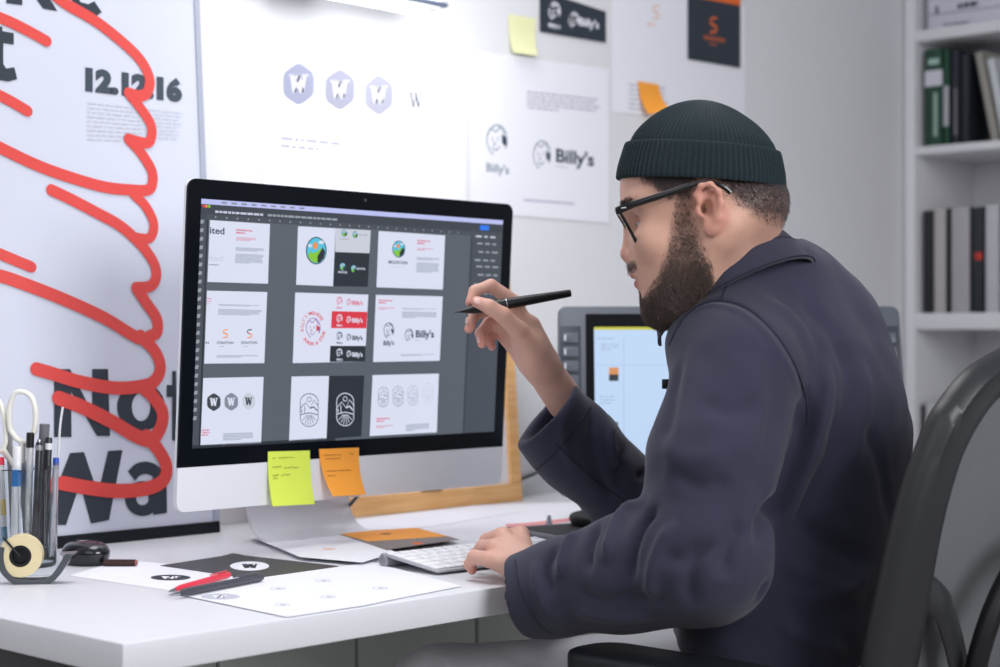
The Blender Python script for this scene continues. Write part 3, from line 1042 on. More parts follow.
# menu bar, tool bar, panel (in metres on the glass)
ink.polyuv([(-.2935, .1612), (.2925, .1612), (.2935, .168), (-.2935, .168)], sc_bar, 1)
ink.polyuv([(-.2935, .148), (.2935, .148), (.2925, .1612), (-.2935, .1612)], sc_vd, 1)
ink.polyuv([(-.2935, .141), (.226, .141), (.226, .148), (-.2935, .148)], sc_pn, 1)
ink.polyuv([(-.2935, -.168), (-.2835, -.168), (-.2835, .148), (-.2935, .148)], sc_pn, 1)
ink.polyuv([(-.2835, -.168), (-.2805, -.168), (-.2805, .141), (-.2835, .141)], sc_dk, 2)
ink.polyuv([(.2265, -.168), (.2935, -.168), (.2935, .148), (.2265, .148)], sc_pn, 1)
ink.polyuv([(.222, -.168), (.2265, -.168), (.2265, .141), (.222, .141)], sc_vd, 2)
ink.polyuv([(-.2935, -.168), (-.04, -.168), (-.04, -.1635), (-.2935, -.1635)], sc_dk, 2)
r = random.Random(4)
for k in range(24):
    v = .135 - k * .0115
    ink.polyuv([(-.294, v), (-.289, v), (-.288, v + .005), (-.293, v + .005)], sc_tx, 2)
for i, c in enumerate((sc_red, sc_or, sc_gr)):
    ink.disc((203.3 + 2.9 * i, 205.9 + .22 * i), 1.3, 1.6, c, 2, 12)
for i in range(9):
    u = -.26 + i * .017
    ink.polyuv([(u, .1635), (u + .009, .1635), (u + .009, .1658), (u, .1658)], sc_gm, 2)
for a_, b_ in ((-.27, -.19), (-.18, -.06)):
    x = a_
    while x < b_:
        w_ = r.uniform(.004, .011)
        ink.polyuv([(x, .1505), (x + w_, .1505), (x + w_, .1535), (x, .1535)], sc_tx if a_ > -.2 else sc_pl, 2)
        x += w_ + .0015
for i in range(26):
    u = -.27 + i * .0185
    ink.polyuv([(u, .1435), (u + .002, .1435), (u + .002, .1455), (u, .1455)], sc_gt, 2)
ink.polyuv([(.242, .1505), (.262, .1505), (.262, .158), (.242, .158)], sc_bl, 2)
for i, v in enumerate((.139, .128, .115, .102, .092, .079, .064, .05, .036)):
    x = .233 + .004 * (i % 3)
    for k in range(3):
        w_ = r.uniform(.007, .014)
        ink.polyuv([(x, v), (x + w_, v), (x + w_, v + .0028), (x, v + .0028)], sc_tx if i else sc_pl, 2)
        x += w_ + .006
AB = lambda q, m_=sc_wh, l=2: ink.poly(q, m_, l)
def tl(q, n, m_, s=1, w=14, f=.5):
    ink.lines(q, n, m_, 4, f, s, w)
# board 1
AB([(209.8, 220), (269.9, 224), (267.8, 283.7), (207.3, 281.9)])
ink.text('ited', 209.6, 233.3, 224.2, 234.2, 6.8, sc_ink, 4, .02)
ink.text('ited', 208.8, 260.6, 222.6, 261.4, 6.2, sc_lg, 4, .01)
tl([(208.6, 264), (221.6, 264.8), (221.6, 266), (208.6, 265.2)], 1, sc_gm, 2, 8, .8)
tl([(236.2, 229), (252, 230.2), (258, 236), (235.8, 234.4)], 2, sc_pk, 3, 8, .6)
tl([(236, 237), (257, 238.3), (257, 242), (235.8, 240.8)], 3, sc_pk, 4, 12, .5)
tl([(235.5, 247.2), (264, 248.6), (264, 252.2), (235.4, 251.2)], 4, sc_gt, 5, 0, .6)
tl([(235.4, 253.6), (263.4, 255), (262.8, 264.6), (234.6, 263.4)], 9, sc_gt, 6, 0, .6)
# board 2
AB([(297.9, 226.2), (335.3, 228.3), (332.9, 286.2), (296, 284.7)])
AB([(335.3, 228.3), (370.6, 230.3), (369.4, 253.2), (335, 251.9)], sc_lg)
AB([(335, 251.9), (369.4, 253.2), (367.6, 286.8), (332.9, 286.2)], sc_dk)
def mountain(c, rx, ry):
    ink.disc(c, rx, ry, sc_ink, 4)
    ink.disc(c, rx * .9, ry * .92, sc_sky, 5)
    ink.disc((c[0] - rx * .1, c[1] - ry * .36), rx * .24, ry * .26, sc_or, 6, 16)
    ink.disc((c[0] + rx * .48, c[1] - ry * .6), rx * .26, ry * .13, sc_wh, 6, 12)
    ink.disc((c[0] - rx * .62, c[1] - ry * .36), rx * .2, ry * .11, sc_wh, 6, 12)
    ink.poly([(c[0] + rx * .86, c[1] + ry * .1), (c[0] + rx * .62, c[1] - ry * .25), (c[0] + rx * .15, c[1] + ry * .1), (c[0] - rx * .3, c[1] + ry * .85), (c[0] + rx * .3, c[1] + ry * .86), (c[0] + rx * .7, c[1] + ry * .55)], sc_dk, 6)
    ink.poly([(c[0] - rx * .84, c[1] + ry * .35), (c[0] - rx * .55, c[1]), (c[0] - rx * .3, c[1] + ry * .2), (c[0] + rx * .2, c[1] - ry * .02), (c[0] + rx * .62, c[1] - ry * .25), (c[0] + rx * .1, c[1] + ry * .4), (c[0] + rx * .1, c[1] + ry * .88), (c[0] - rx * .25, c[1] + ry * .86), (c[0] - rx * .65, c[1] + ry * .62)], sc_gr, 7)
mountain((316, 250.6), 10.4, 13.8)
mountain((344.1, 233), 2.9, 3.7); mountain((342.3, 266.6), 2.9, 3.9)
mountain((354.9, 234.6), 2.6, 3.5); mountain((353.2, 268.7), 2.6, 3.7)
ink.text('MOUNTAIN', 339.5, 239.6, 348.8, 240.1, 1.7, sc_gm, 4)
ink.text('MOUNTAIN', 358.6, 235.6, 366.8, 236, 1.9, sc_gm, 4)
ink.text('MOUNTAIN', 338, 273, 346.8, 273.4, 2.2, sc_wh, 4, .02)
ink.text('MOUNTAIN', 356.6, 269.6, 365, 270, 2.2, sc_wh, 4, .02)
# board 3
AB([(378.5, 231), (445, 235.4), (442.7, 289.6), (376.4, 287.2)])
mountain((398.6, 249.1), 6.5, 8.5)
ink.text('MOUNTAIN', 388.4, 263.5, 407.2, 264.4, 3.3, sc_ink, 4, .02)
tl([(390.5, 266), (405, 266.6), (405, 268.2), (390.5, 267.6)], 2, sc_lg, 3, 10, .5)
tl([(417.2, 239.8), (429.6, 240.6), (435.2, 246), (417, 245)], 2, sc_pk, 3, 8, .6)
tl([(416.8, 247.9), (434, 248.8), (434, 251.6), (416.8, 250.7)], 2, sc_pk, 4, 12, .5)
tl([(416.6, 257.2), (439.6, 258.3), (439.4, 261.2), (416.4, 260.3)], 3, sc_gt, 5, 0, .6)
tl([(416.3, 262.4), (439.3, 263.5), (439.1, 273.5), (416, 272.5)], 8, sc_gt, 6, 0, .6)
# board 4
AB([(206.9, 290.6), (267.1, 292), (264.2, 363.1), (204.1, 363.6)])
tl([(218.2, 304), (261.4, 305.4), (261.4, 307.2), (218.2, 306)], 2, sc_gt, 1, 0, .6)
tl([(218, 308.8), (261.6, 310.3), (261.4, 316.4), (217.8, 315)], 5, sc_gt, 2, 0, .6)
tl([(207, 298), (211.5, 298.2), (211.5, 306), (206.8, 306)], 3, sc_pk, 2, 3, .3)
s_logo(ink, (225.3, 333.6), 4.6, 7.6, sc_or, sc_or, 4)
s_logo(ink, (249.4, 333.6), 4.6, 7.6, sc_ink, sc_or, 4)
ink.text('STANTON', 216.8, 343.9, 233.2, 343.9, 2.5, sc_ink, 4, .02)
ink.text('STANTON', 240.9, 343.9, 257, 343.8, 2.5, sc_ink, 4, .02)
ink.text('N', 205.4, 343.9, 208.6, 343.9, 2.5, sc_ink, 4, .02)
tl([(219.6, 346), (229.8, 346), (229.8, 347), (219.6, 347)], 1, sc_gt, 1, 8, .8)
tl([(243.6, 346), (254, 346), (254, 347), (243.6, 347)], 1, sc_gt, 1, 8, .8)
tl([(216.2, 355.4), (259.8, 355.2), (259.8, 357.8), (216.2, 358)], 2, sc_gt, 3, 0, .6)
# board 5
AB([(295.1, 292.5), (368.2, 294.6), (364.8, 361.6), (292.7, 363.1)])
AB([(331.7, 311.1), (367.2, 311.9), (366.1, 328.3), (330.9, 328.1)], sc_red, 3)
AB([(330.1, 345.8), (365.5, 345.9), (364.8, 361.6), (329.5, 361.9)], sc_dk, 3)
ink.arctext("BILLY'S SMOLHOUSE", (312.8, 328.3), 11, 15.4, 168, 330, 3.3, sc_red, 4)
ink.arctext("BURGER & STEAK", (312.8, 328.3), 11, 15.4, 140, 8, 3.3, sc_red, 4, inward=True)
face_logo(ink, (313, 328), 6.9, 9.8, sc_vi, 4, .8)
ink.poly([(316, 324), (319, 328), (316, 332)], sc_red, 6)
for (yy, c1) in ((302, sc_pk), (319.5, sc_wh), (337, sc_ink), (353.7, sc_wh)):
    face_logo(ink, (339.2, yy - 1), 2.7, 4, c1, 5, .7)
    ink.text("Billy's", 336.4, yy + 6.6, 342.4, yy + 6.8, 2, c1, 5, .03)
    face_logo(ink, (348.6, yy + .4), 2.1, 3.4, c1, 5, .6)
    ink.text("Billy's", 352, yy + 2.8, 362.4, yy + 3, 4.4, c1, 5, .035)
# board 6
AB([(375.8, 294.8), (442.6, 296.4), (439.6, 360.7), (373, 362)])
tl([(378.6, 299.5), (391.6, 300), (397, 305), (378.3, 304.2)], 2, sc_pk, 3, 8, .6)
tl([(378.2, 307.3), (395, 307.8), (395, 310.4), (378.1, 310)], 2, sc_pk, 4, 12, .5)
tl([(402.2, 308), (438.2, 308.8), (438, 310.6), (402.1, 309.8)], 2, sc_gt, 3, 0, .5)
tl([(402, 311.6), (438.2, 312.4), (438, 319), (401.8, 318.2)], 5, sc_gt, 4, 0, .6)
face_logo(ink, (388.6, 330.6), 4.8, 7.8, sc_ink, 4, .8)
ink.text("Billy's", 383.2, 345.3, 393.8, 345, 4.6, sc_ink, 4, .03)
face_logo(ink, (409, 335.2), 3.9, 6.2, sc_ink, 4, .7)
ink.text("Billy's", 415.6, 337.2, 433.8, 337.4, 7.2, sc_ink, 4, .03)
tl([(415.4, 339.9), (425, 340), (425, 341), (415.4, 340.9)], 1, sc_gt, 3, 6, .7)
tl([(400.6, 354.4), (435.8, 354), (435.8, 356), (400.6, 356.4)], 2, sc_gt, 3, 0, .6)
# board 7
AB([(203.2, 378), (263.5, 376.8), (261, 443), (200.4, 445.3)])
hexbadge(ink, (213.6, 402.1), 6.7, 9.4, sc_vd, sc_wh, 4)
hexbadge(ink, (231.1, 401.7), 6.7, 9.4, sc_gm, sc_wh, 4)
hexbadge(ink, (248.6, 401.2), 6.4, 9.2, sc_lg, sc_ink, 4)
tl([(201.6, 429.6), (210, 429.4), (210, 436.6), (201.4, 436.8)], 3, sc_pk, 3, 4, .5)
tl([(223, 433.4), (254, 432.4), (254, 440), (222.8, 441)], 5, sc_gt, 3, 0, .6)
# board 8
AB([(291.5, 376.5), (328.9, 375.9), (326.4, 439), (289, 441)])
AB([(328.9, 375.9), (364.2, 375.5), (361.2, 436.2), (326.4, 439)], sc_dk, 2)
def badge(c, rx, ry, m_, w=.9, l=4):
    pts = []
    for k in range(33):
        a = math.radians(360 * k / 32)
        pts.append((c[0] + rx * math.cos(a), c[1] + (ry - rx) * (1 if math.sin(a) > 0 else -1) * (abs(math.sin(a)) > .01) + rx * math.sin(a)))
    ink.stroke(pts, w, m_, l, 0, False)
    ink.ring((c[0], c[1] - ry * .65), rx * .24, ry * .14, w * .8, m_, l, 14)
    ink.stroke([(c[0] - rx, c[1] - ry * .1), (c[0] - rx * .4, c[1] - ry * .45), (c[0] + rx * .1, c[1] - ry * .1), (c[0] + rx * .5, c[1] - ry * .6), (c[0] + rx, c[1] - ry * .25)], w, m_, l, 0, False)
    ink.stroke([(c[0] + rx * .1, c[1] - ry * .1), (c[0] + rx * .5, c[1] - ry * .2), (c[0] + rx * .9, c[1] + ry * .05)], w * 1.6, m_, l, 0, False)
    ink.stroke([(c[0] - rx * .5, c[1] - ry * .25), (c[0] - rx * .5, c[1] + ry * .25)], w, m_, l, 0, False)
    ink.stroke([(c[0] - rx * .85, c[1] - ry * .05), (c[0] - rx * .8, c[1] + ry * .2)], w, m_, l, 0, False)
    ink.stroke([(c[0] - rx, c[1] + ry * .3), (c[0], c[1] + ry * .18), (c[0] + rx, c[1] + ry * .3)], w, m_, l, 4, False)
    for a in (-.9, -.55, -.2, .2, .55, .9):
        ink.stroke([(c[0] + a * rx * .25, c[1] + ry * .32), (c[0] + a * rx * .85, c[1] + ry * (.92 - .35 * a * a))], w * .8, m_, l, 0, False)
badge((309, 410), 9, 16.4, sc_ink, .8); badge((345, 409.4), 8.6, 16.2, sc_wh, .9)
# board 9
AB([(372.5, 375.1), (438.8, 373.6), (436.7, 432.3), (369.6, 436)])
for c, m_ in (((383, 397), sc_gm), ((397.9, 396.2), sc_gm), ((412.6, 395.4), sc_gt), ((427.8, 393), sc_lg)):
    badge(c, 5, 9.8, m_, .6)
tl([(376.6, 418), (389.6, 417.6), (395, 422.2), (376.3, 422.9)], 2, sc_pk, 3, 8, .6)
tl([(376.2, 425.8), (394, 425), (394, 427.6), (376, 428.6)], 2, sc_pk, 4, 12, .5)
tl([(405.6, 424.6), (430.2, 423.2), (430, 430), (405.3, 431.6)], 5, sc_gt, 4, 0, .6)
ink.build('screen', im, label='lit screen showing a grid of logo artboards')

# sticky notes on the computer
def note(corners, m_, label, curl, m_dark, writing):
    q = [on(px, py, cp(0, 0, .0042), cN) for px, py in corners]
    o = thing('sticky_note', label, 'sticky note', q[3], 'sticky notes on the computer')
    V, F = [], []
    nu, nv = 10, 14
    def pos(u, v, off=0):
        p = (q[0] * (1 - u) + q[1] * u) * (1 - v) + (q[3] * (1 - u) + q[2] * u) * v
        return p + cN * (curl * v ** 2.2 * (1.2 - .3 * u) + off)
    for off in (0, 0.0003):
        for j in range(nv + 1):
            for i in range(nu + 1):
                V.append(pos(i / nu, j / nv, off))
    k = (nu + 1) * (nv + 1)
    for j in range(nv):
        for i in range(nu):
            a_ = j * (nu + 1) + i
            F.append((k + a_, k + a_ + nu + 1, k + a_ + nu + 2, k + a_ + 1))
            F.append((a_, a_ + 1, a_ + nu + 2, a_ + nu + 1))
    b = MB(); b.add(V, F, m_, True); b.build('note_paper', o)
    b = MB()
    rr = random.Random(writing[0][0] * 100)
    for (u0, u1, v) in writing:
        pts = []
        n = int((u1 - u0) * 60)
        for i in range(n + 1):
            pts.append(pos(u0 + (u1 - u0) * i / n, v + rr.uniform(-.016, .016), .0007))
            if rr.random() < .14 and len(pts) > 2:
                b.tube(pts, .00035, m_dark, 4); pts = []
        if len(pts) > 2:
            b.tube(pts, .00035, m_dark, 4)
    b.build('handwriting', o)
M_hand = mat('pen_ink', (90, 95, 50), .6)
note([(268, 451.5), (309.8, 450.5), (310, 503), (266.2, 505)], M_yellow, 'yellow-green sticky note on the silver chin of the computer', .012, M_hand,
     [(.1, .16, .12), (.25, .65, .12), (.1, .3, .29), (.38, .7, .31), (.1, .22, .44), (.3, .5, .44), (.1, .2, .5)])
note([(319, 449), (359, 447.5), (357, 493), (321, 494)], M_orange, 'orange sticky note curling away from the silver chin of the computer', .022, mat('pen_ink_brown', (120, 80, 40), .6),
     [(.1, .55, .14), (.15, .5, .22), (.75, .85, .13), (.1, .75, .48), (.1, .3, .58)])

# ------------------------------------------------------------------ papers on the desk
def flat(name, pts, z, label, cat='paper', group='papers on the desk', m_=M_paper, th=0.0002, sm=True):
    q = [onZ(px, py, z) for px, py in pts]
    c = sum(q) / len(q)
    o = thing(name, label, cat, (c[0], c[1], z), group)
    b = MB(); b.prism(q, (0, 0, th), m_); b.build('sheet', o)
    return o
def desk_ink(z):
    return Ink((0, 0, z - .0002), (1, 0, 0), (0, 1, 0), 0.0001)
z0 = DESK + 0.0002
o = flat('printed_sheet', [(69, 575.5), (122, 560), (262, 572), (339, 567), (262, 590), (198, 594.5)], z0, 'white sheet by the mouse with a black oval W mark')
k = desk_ink(z0 + .0004)
k.disc((170.8, 577.5), 20, 2.9, M_darkink, 1); wlogo(k, (170.8, 577.5), 18, 2.6, M_paper, 2)
k.build('print', o)
z1 = z0 + .0005
o = flat('photo_print', [(160, 565.5), (222, 556), (233, 553), (246, 555.5), (339, 566), (266, 581)], z1, 'dark grey photo print with a white oval mark', 'print', m_=mat('print_black', (52, 52, 54), .35))
k = desk_ink(z1 + .0004)
k.disc((249.7, 566), 19.5, 4.6, M_paper, 1); wlogo(k, (250.5, 566), 17, 4, M_darkink, 2)
k.build('print', o)
z2 = z1 + .0005
o = flat('printed_sheet', [(174, 593.5), (262, 577.5), (345, 566), (372, 562), (462, 586), (400, 598), (364, 605.5), (287, 617)], z2, 'white sheet at the front edge with rows of faded marks')
k = desk_ink(z2 + .0004)
M_fade = mat('faded_print', (196, 198, 210), .8)
k.disc((220.5, 596.5), 19.5, 3, M_fade, 1); wlogo(k, (220.5, 596.5), 15, 2.5, M_paper, 2)
for c in ((278, 588.5), (282, 604.5), (323, 580.5), (328, 596.7), (380, 588)):
    k.ring(c, 7, 1.5, 1, M_fade, 1, 16); k.stroke([(c[0] - 6, c[1] + .8), (c[0], c[1] - .7), (c[0] + 9, c[1] + 1)], 1, M_fade, 1, 0, False)
    k.disc((c[0] + 1, c[1] + .2), 3, .7, M_greyink, 2, 10)
k.build('print', o)
z3 = DESK + .0054
o = flat('printed_sheet', [(249, 536), (276, 547), (300, 557), (362, 562.5), (396, 552), (342, 531.5)], z3, 'white sheet lying over the foot of the computer stand')
k = desk_ink(z3 + .0004)
k.ring((299, 538.5), 5, 1.2, .8, M_greyink, 1, 14); k.stroke([(294, 539), (306, 539.6)], 1, M_darkink, 1, 0, False)
k.disc((329, 549), 7, .9, M_pink, 1, 12)
k.build('print', o)
z4 = DESK + .0062
o = flat('printed_card', [(336.7, 533), (416.4, 527.7), (459.5, 539.4), (387, 549.8)], z4, 'half orange and half dark printed card behind the keyboard', 'card', m_=mat('brown_card', (112, 98, 92), .4))
k = desk_ink(z4 + .0004)
k.poly([(336.7, 533), (416.4, 527.7), (448, 536.2), (368, 541.4)], M_orange, 1)
k.disc((386, 533.8), 6, .9, mat('brown_ink', (180, 100, 40), .6), 2, 12)
k.disc((417.5, 543.4), 6, 1, M_orangeink, 2, 10)
k.build('print', o)
z5 = DESK + .0002
o = flat('printed_sheet', [(388, 524), (470, 505.5), (640, 500), (680, 520), (560, 545), (450, 540)], z5, 'white sheet with a pale red band behind the raised hand')
k = desk_ink(z5 + .0004)
k.poly([(505, 524), (527, 522.8), (565, 518.5), (584, 515.6), (590, 517.6), (566, 522), (527, 527.5), (508, 529)], mat('red_band', (226, 150, 150), .7), 1)
k.build('print', o)
o = flat('blank_sheet', [(300, 534), (345, 521), (470, 506), (520, 512), (430, 527)], DESK + .0008, 'blank white sheet between the stand and the wooden frame')

# ------------------------------------------------------------------ pens by the papers
def pen(a, b, r, body, tip, label, zz=0.0, cap=None, clip=None, name='pen'):
    a, b = np.asarray(a, float), np.asarray(b, float)
    o = thing(name, label, 'pen', ((a + b) / 2)[:2].tolist() + [min(a[2], b[2]) - r], 'pens lying on the papers')
    d = unit(b - a); L = np.linalg.norm(b - a)
    m = MB(); m.lathe(a, d, [(r * .62, L * .1), (r, L * .2), (r, L * .98), (r * .8, L), (0, L)], body, 16); m.build('barrel', o)
    m = MB(); m.lathe(a, d, [(0.0004, 0), (r * .35, L * .04), (r * .6, L * .1), (0, L * .1)], tip, 16); m.build('tip', o)
    if cap:
        m = MB(); m.lathe(a, d, [(r * 1.12, L * .78), (r * 1.12, L * .99), (0, L * .99)], cap, 16); m.build('cap', o)
    if clip:
        m = MB(); m.obox(a + d * L * .82 + np.array([0, 0, r * 1.35]), d, unit(np.cross(Zv, d)), unit(np.cross(d, np.cross(Zv, d))), (L * .28, r * .6, r * .3), clip, .0003); m.build('clip', o)
    return o
zp = z2 + .0006
M_pinkred = mat('pink_red_plastic', (232, 60, 80), .35)
M_pgrey = mat('pen_grey', (74, 76, 84), .35)
pen(onZ(168.5, 591.5, zp + .0045), onZ(229, 574.5, zp + .0048), .0042, M_pinkred, M_metal, 'pink-red ballpoint pen lying beside the grey pen', clip=M_pinkred)
pen(onZ(169, 595, zp + .005), onZ(262, 577, zp + .005), .0048, M_pgrey, M_metal, 'dark grey ballpoint pen lying nearest the desk edge', clip=M_pgrey)
# marker behind the mouse
a_, b_ = onZ(104, 562.5, DESK + .0052), onZ(140, 562.6, DESK + .0052)
mk = thing('marker_pen', 'short dark brown marker behind the black mouse', 'marker', (a_ + b_) / 2 - np.array([0, 0, .0052]))
d_ = unit(b_ - a_)
m = MB(); m.lathe(a_, d_, [(0, 0), (.0048, 0), (.0048, .04), (.0045, .0425), (0, .0425)], mat('dark_brown', (58, 34, 34), .35), 6); m.build('barrel', mk)
m = MB(); m.lathe(a_ + d_ * .0425, d_, [(.0042, 0), (.0030, .0025), (0, .0025)], mat('marker_end', (150, 90, 80), .4), 12); m.build('end_plug', mk)

# ------------------------------------------------------------------ black mouse at left
mc = onZ(86, 564, DESK)
ms = thing('computer_mouse', 'glossy black mouse beside the tape dispenser', 'mouse', mc)
def mouse(root, c, rx, ry, hz, ang, m1):
    ca, sa = math.cos(ang), math.sin(ang)
    axes = ((ca, sa, 0), (-sa, ca, 0), (0, 0, 1))
    for lo, hi, nm, off in ((0.0, 0.52, 'lower_shell', 0), (0.54, 1.0, 'upper_shell', .0)):
        V, F = [], []
        nt_, nr = 40, 12
        for i in range(nr + 1):
            t = lo + (hi - lo) * i / nr
            if t < .5:
                k_ = .86 + .14 * math.sin(t / .5 * math.pi / 2); z = hz * .48 * (t / .5)
            else:
                s_ = (t - .5) / .5
                k_ = math.cos(s_ * math.pi / 2) ** .62; z = hz * (.48 + .52 * math.sin(s_ * math.pi / 2))
            for j in range(nt_):
                a = 2 * math.pi * j / nt_
                x, y = rx * k_ * math.cos(a), ry * k_ * math.sin(a)
                V.append(c + np.array([x * ca - y * sa, x * sa + y * ca, z + .0005]))
        for i in range(nr):
            for j in range(nt_):
                F.append((i * nt_ + j, i * nt_ + (j + 1) % nt_, (i + 1) * nt_ + (j + 1) % nt_, (i + 1) * nt_ + j))
        F.append(tuple(range(nt_ - 1, -1, -1))); F.append(tuple(nr * nt_ + j for j in range(nt_)))
        b = MB(); b.add(V, F, m1, True); b.build(nm, root)
    b = MB(); f = np.array([ca, sa, 0]); s = np.array([-sa, ca, 0])
    b.lathe(c + f * rx * .5 + s * -.003 + np.array([0, 0, hz * .84]), s, [(0, 0), (.006, 0), (.006, .006), (0, .006)], M_blackm, 16); b.build('scroll_wheel', root)
mouse(ms, mc, .037, .027, .031, math.radians(90 + 8), mat('gloss_black', (26, 28, 33), .18, coat=.4))

# ------------------------------------------------------------------ tape dispenser
tc_ = onZ(36, 583, DESK)
U_t = unit(camvec(1, 0.12)); N_t = np.cross(U_t, Zv)          # N points to the camera
td = thing('tape_dispenser', 'small clear tape dispenser with a roll of cream tape', 'tape dispenser', tc_)
s_t = 2.134 / FPX
def tpp(px, py, n=0.0):
    return tc_ + U_t * (px - 36) * s_t + Zv * (583 - py) * s_t + N_t * n
base = [(2, 545), (0, 558), (3, 570), (12, 580), (20, 583), (48, 583), (58, 577), (66, 566), (71, 558), (74, 553), (66, 553), (61, 562), (54, 572), (46, 578), (24, 578), (14, 574), (8, 566), (6, 556), (7, 546)]
base = [tuple(q) for q in catmull([np.array(p, float) for p in base[:10]], 4)] + [tuple(q) for q in catmull([np.array(p, float) for p in base[10:]], 4)]
m = MB(); m.prism([tpp(x, y, .012) for x, y in base], -N_t * .024, mat('smoky_base', (96, 100, 106), .12, trans=.35, ior=1.4), .0006); m.build('base', td)
m = MB(); m.prism([tpp(x, y, -.0105) for x, y in [(10, 545), (36, 545), (62, 554), (60, 565), (50, 577), (22, 577), (10, 566)]], -N_t * .0015, M_clear); m.build('side_wall', td)
m = MB(); m.prism([tpp(x, y, .0118) for x, y in [(60, 553.3), (75, 552.4), (75.5, 553.4), (62, 555)]], -N_t * .0236, M_metal); m.build('cutter_blade', td)
tr = tpp(22, 555, 0)
m = MB(); m.lathe(tr - N_t * .0095, N_t, [(.0135, 0), (.0262, 0), (.0262, .019), (.0135, .019), (.0135, 0)], mat('cream_tape', (232, 216, 172), .35), 48); m.build('tape_roll', td)
m = MB(); m.lathe(tr - N_t * .0105, N_t, [(.0, 0), (.0125, 0), (.0132, .0205), (.010, .0205), (.009, .012), (.0, .012)], M_black, 32); m.build('hub', td)
m = MB(); m.tube([tpp(6, 536, .0115), tpp(22, 555, .0125)], .0014, M_black, 8); m.build('hub_arm', td)

# ------------------------------------------------------------------ acrylic pen holder and contents
pc = P(28, 565, 2.30); pc[2] = DESK
ph = thing('pen_holder', 'clear acrylic cup full of pens at the desk end', 'pen holder', pc)
R_, H_c = .0405, .137
m = MB(); m.lathe(pc, Zv, [(R_ * .9, .0), (R_ * .93, .004), (R_, H_c), (R_ - .0022, H_c), (R_ * .9 - .002, .006), (0, .006)], M_clear, 40); m.build('cup', ph)
m = MB()
for a in range(3):
    t = math.radians(40 + a * 60)
    d = np.array([math.cos(t), math.sin(t), 0]) * (R_ * .84)
    m.tube([pc - d + Zv * .03, pc - d + Zv * .128, pc + d + Zv * .128, pc + d + Zv * .03], .0016, M_clear, 8)
m.build('divider', ph)

s_c = 2.30 / FPX
def cpx(px, py, n=0.0):
    """point over the cup seen at px,py, pushed n metres away from the lens"""
    return pc + Rv * (px - 28) * s_c + Zv * (565 - py) * s_c + Fv * n
GC = 'pens and tools in the pen holder'
def stick(name, cat, label, top, bot, r, m1, parts=(), n0=0.0, n1=0.0, seg=14):
    a, b = cpx(*bot, n0), cpx(*top, n1)
    o = thing(name, label, cat, a, GC)
    d = unit(b - a); L = np.linalg.norm(b - a)
    m = MB(); m.lathe(a, d, [(0, 0), (r * .5, 0), (r, L * .08), (r, L * .985), (r * .8, L), (0, L)], m1, seg); m.build('barrel', o)
    for nm, f0, f1, rr, mm in parts:
        m = MB(); m.lathe(a, d, [(0, L * f0), (r * rr, L * f0), (r * rr, L * f1), (r * rr * .85, L * f1 + .0006), (0, L * f1 + .0006)], mm, seg); m.build(nm, o)
    return o
M_wplast = mat('white_plastic', (232, 232, 234), .35)
M_bplast = mat('blue_plastic', (40, 130, 205), .35)
M_grymet = mat('grey_metal_pen', (128, 130, 136), .3, metal=.6)
stick('marker_pen', 'marker', 'black-capped thin pen left of the grey metal pen', (33.5, 432), (30, 558), .0046, M_clear if False else mat('pen_smoke', (190, 190, 192), .2), [('cap', .885, 1.0, 1.12, M_black)], -.012, -.015)
stick('marker_pen', 'marker', 'silver-grey capped marker, tallest in the pen holder', (44, 424), (36, 556), .0062, M_grymet, [('cap', .86, 1.0, 1.1, mat('grey_cap', (110, 112, 118), .35))], .006, .004)
stick('ballpoint_pen', 'pen', 'black ballpoint with a silver ring in front of the silver marker', (42.5, 441), (38, 556), .0044, mat('pen_dark', (40, 42, 46), .3), [('ring', .93, .97, 1.15, M_metal), ('button', 1.0, 1.02, .6, M_metal)], -.02, -.016)
stick('ballpoint_pen', 'pen', 'black ballpoint with a pale collar right of the silver marker', (50, 437), (45, 556), .0044, mat('pen_dark', (40, 42, 46), .3), [('collar', .90, .95, 1.12, M_wplast)], -.006, -.004)
stick('correction_pen', 'pen', 'white pen with a blue band standing in the pen holder', (22.5, 445), (19, 560), .0058, M_wplast, [('band', .66, .80, 1.06, M_bplast)], -.02, -.024)
stick('marker_pen', 'marker', 'slim pen with a bright blue end by the cup rim', (55.5, 458), (50, 556), .0034, mat('pale_plastic', (205, 206, 214), .3), [('cap', .93, 1.0, 1.2, mat('royal_blue', (40, 80, 180), .35))], .0, .004)
stick('marker_pen', 'marker', 'marker with a red end at the left side of the cup', (1, 457), (6, 560), .0052, mat('label_white', (222, 220, 214), .4), [('cap', .93, 1.0, 1.15, M_pinkred), ('label_band', .45, .6, 1.05, mat('label_yellow', (224, 190, 70), .4)), ('label_band', .2, .34, 1.05, mat('label_blue', (70, 140, 170), .4))], -.006, -.006)
stick('paint_brush', 'brush', 'thin brown wooden stick beside the white scissors', (13, 452), (12, 560), .0036, mat('brown_wood', (140, 100, 60), .5), [('ferrule', .94, 1.02, 1.2, M_metal)], .01, .01)
# thin white strip curving upward
q = MB(); q.tube(catmull([cpx(52, 556, .01), cpx(55, 480, .012), cpx(57.5, 430, .012), cpx(60.5, 407, .012)], 6), .0016, M_wplast, 8)
tag(q.build('cable_tie'), 'thin white plastic strip sticking up highest at the cup right', 'strip', GC)
# steel ruler / tweezers
q = MB(); q.obox((cpx(8.5, 420, -.0) + cpx(15, 556, -.0)) / 2, unit(np.cross(cpx(8.5, 420) - cpx(15, 556), Fv)), Fv, unit(cpx(8.5, 420) - cpx(15, 556)), (.0085, .002, .178), mat('steel', (150, 150, 150), .3, metal=.8), .0006)
tag(q.build('steel_ruler'), 'narrow steel ruler standing behind the white scissors', 'ruler', GC)
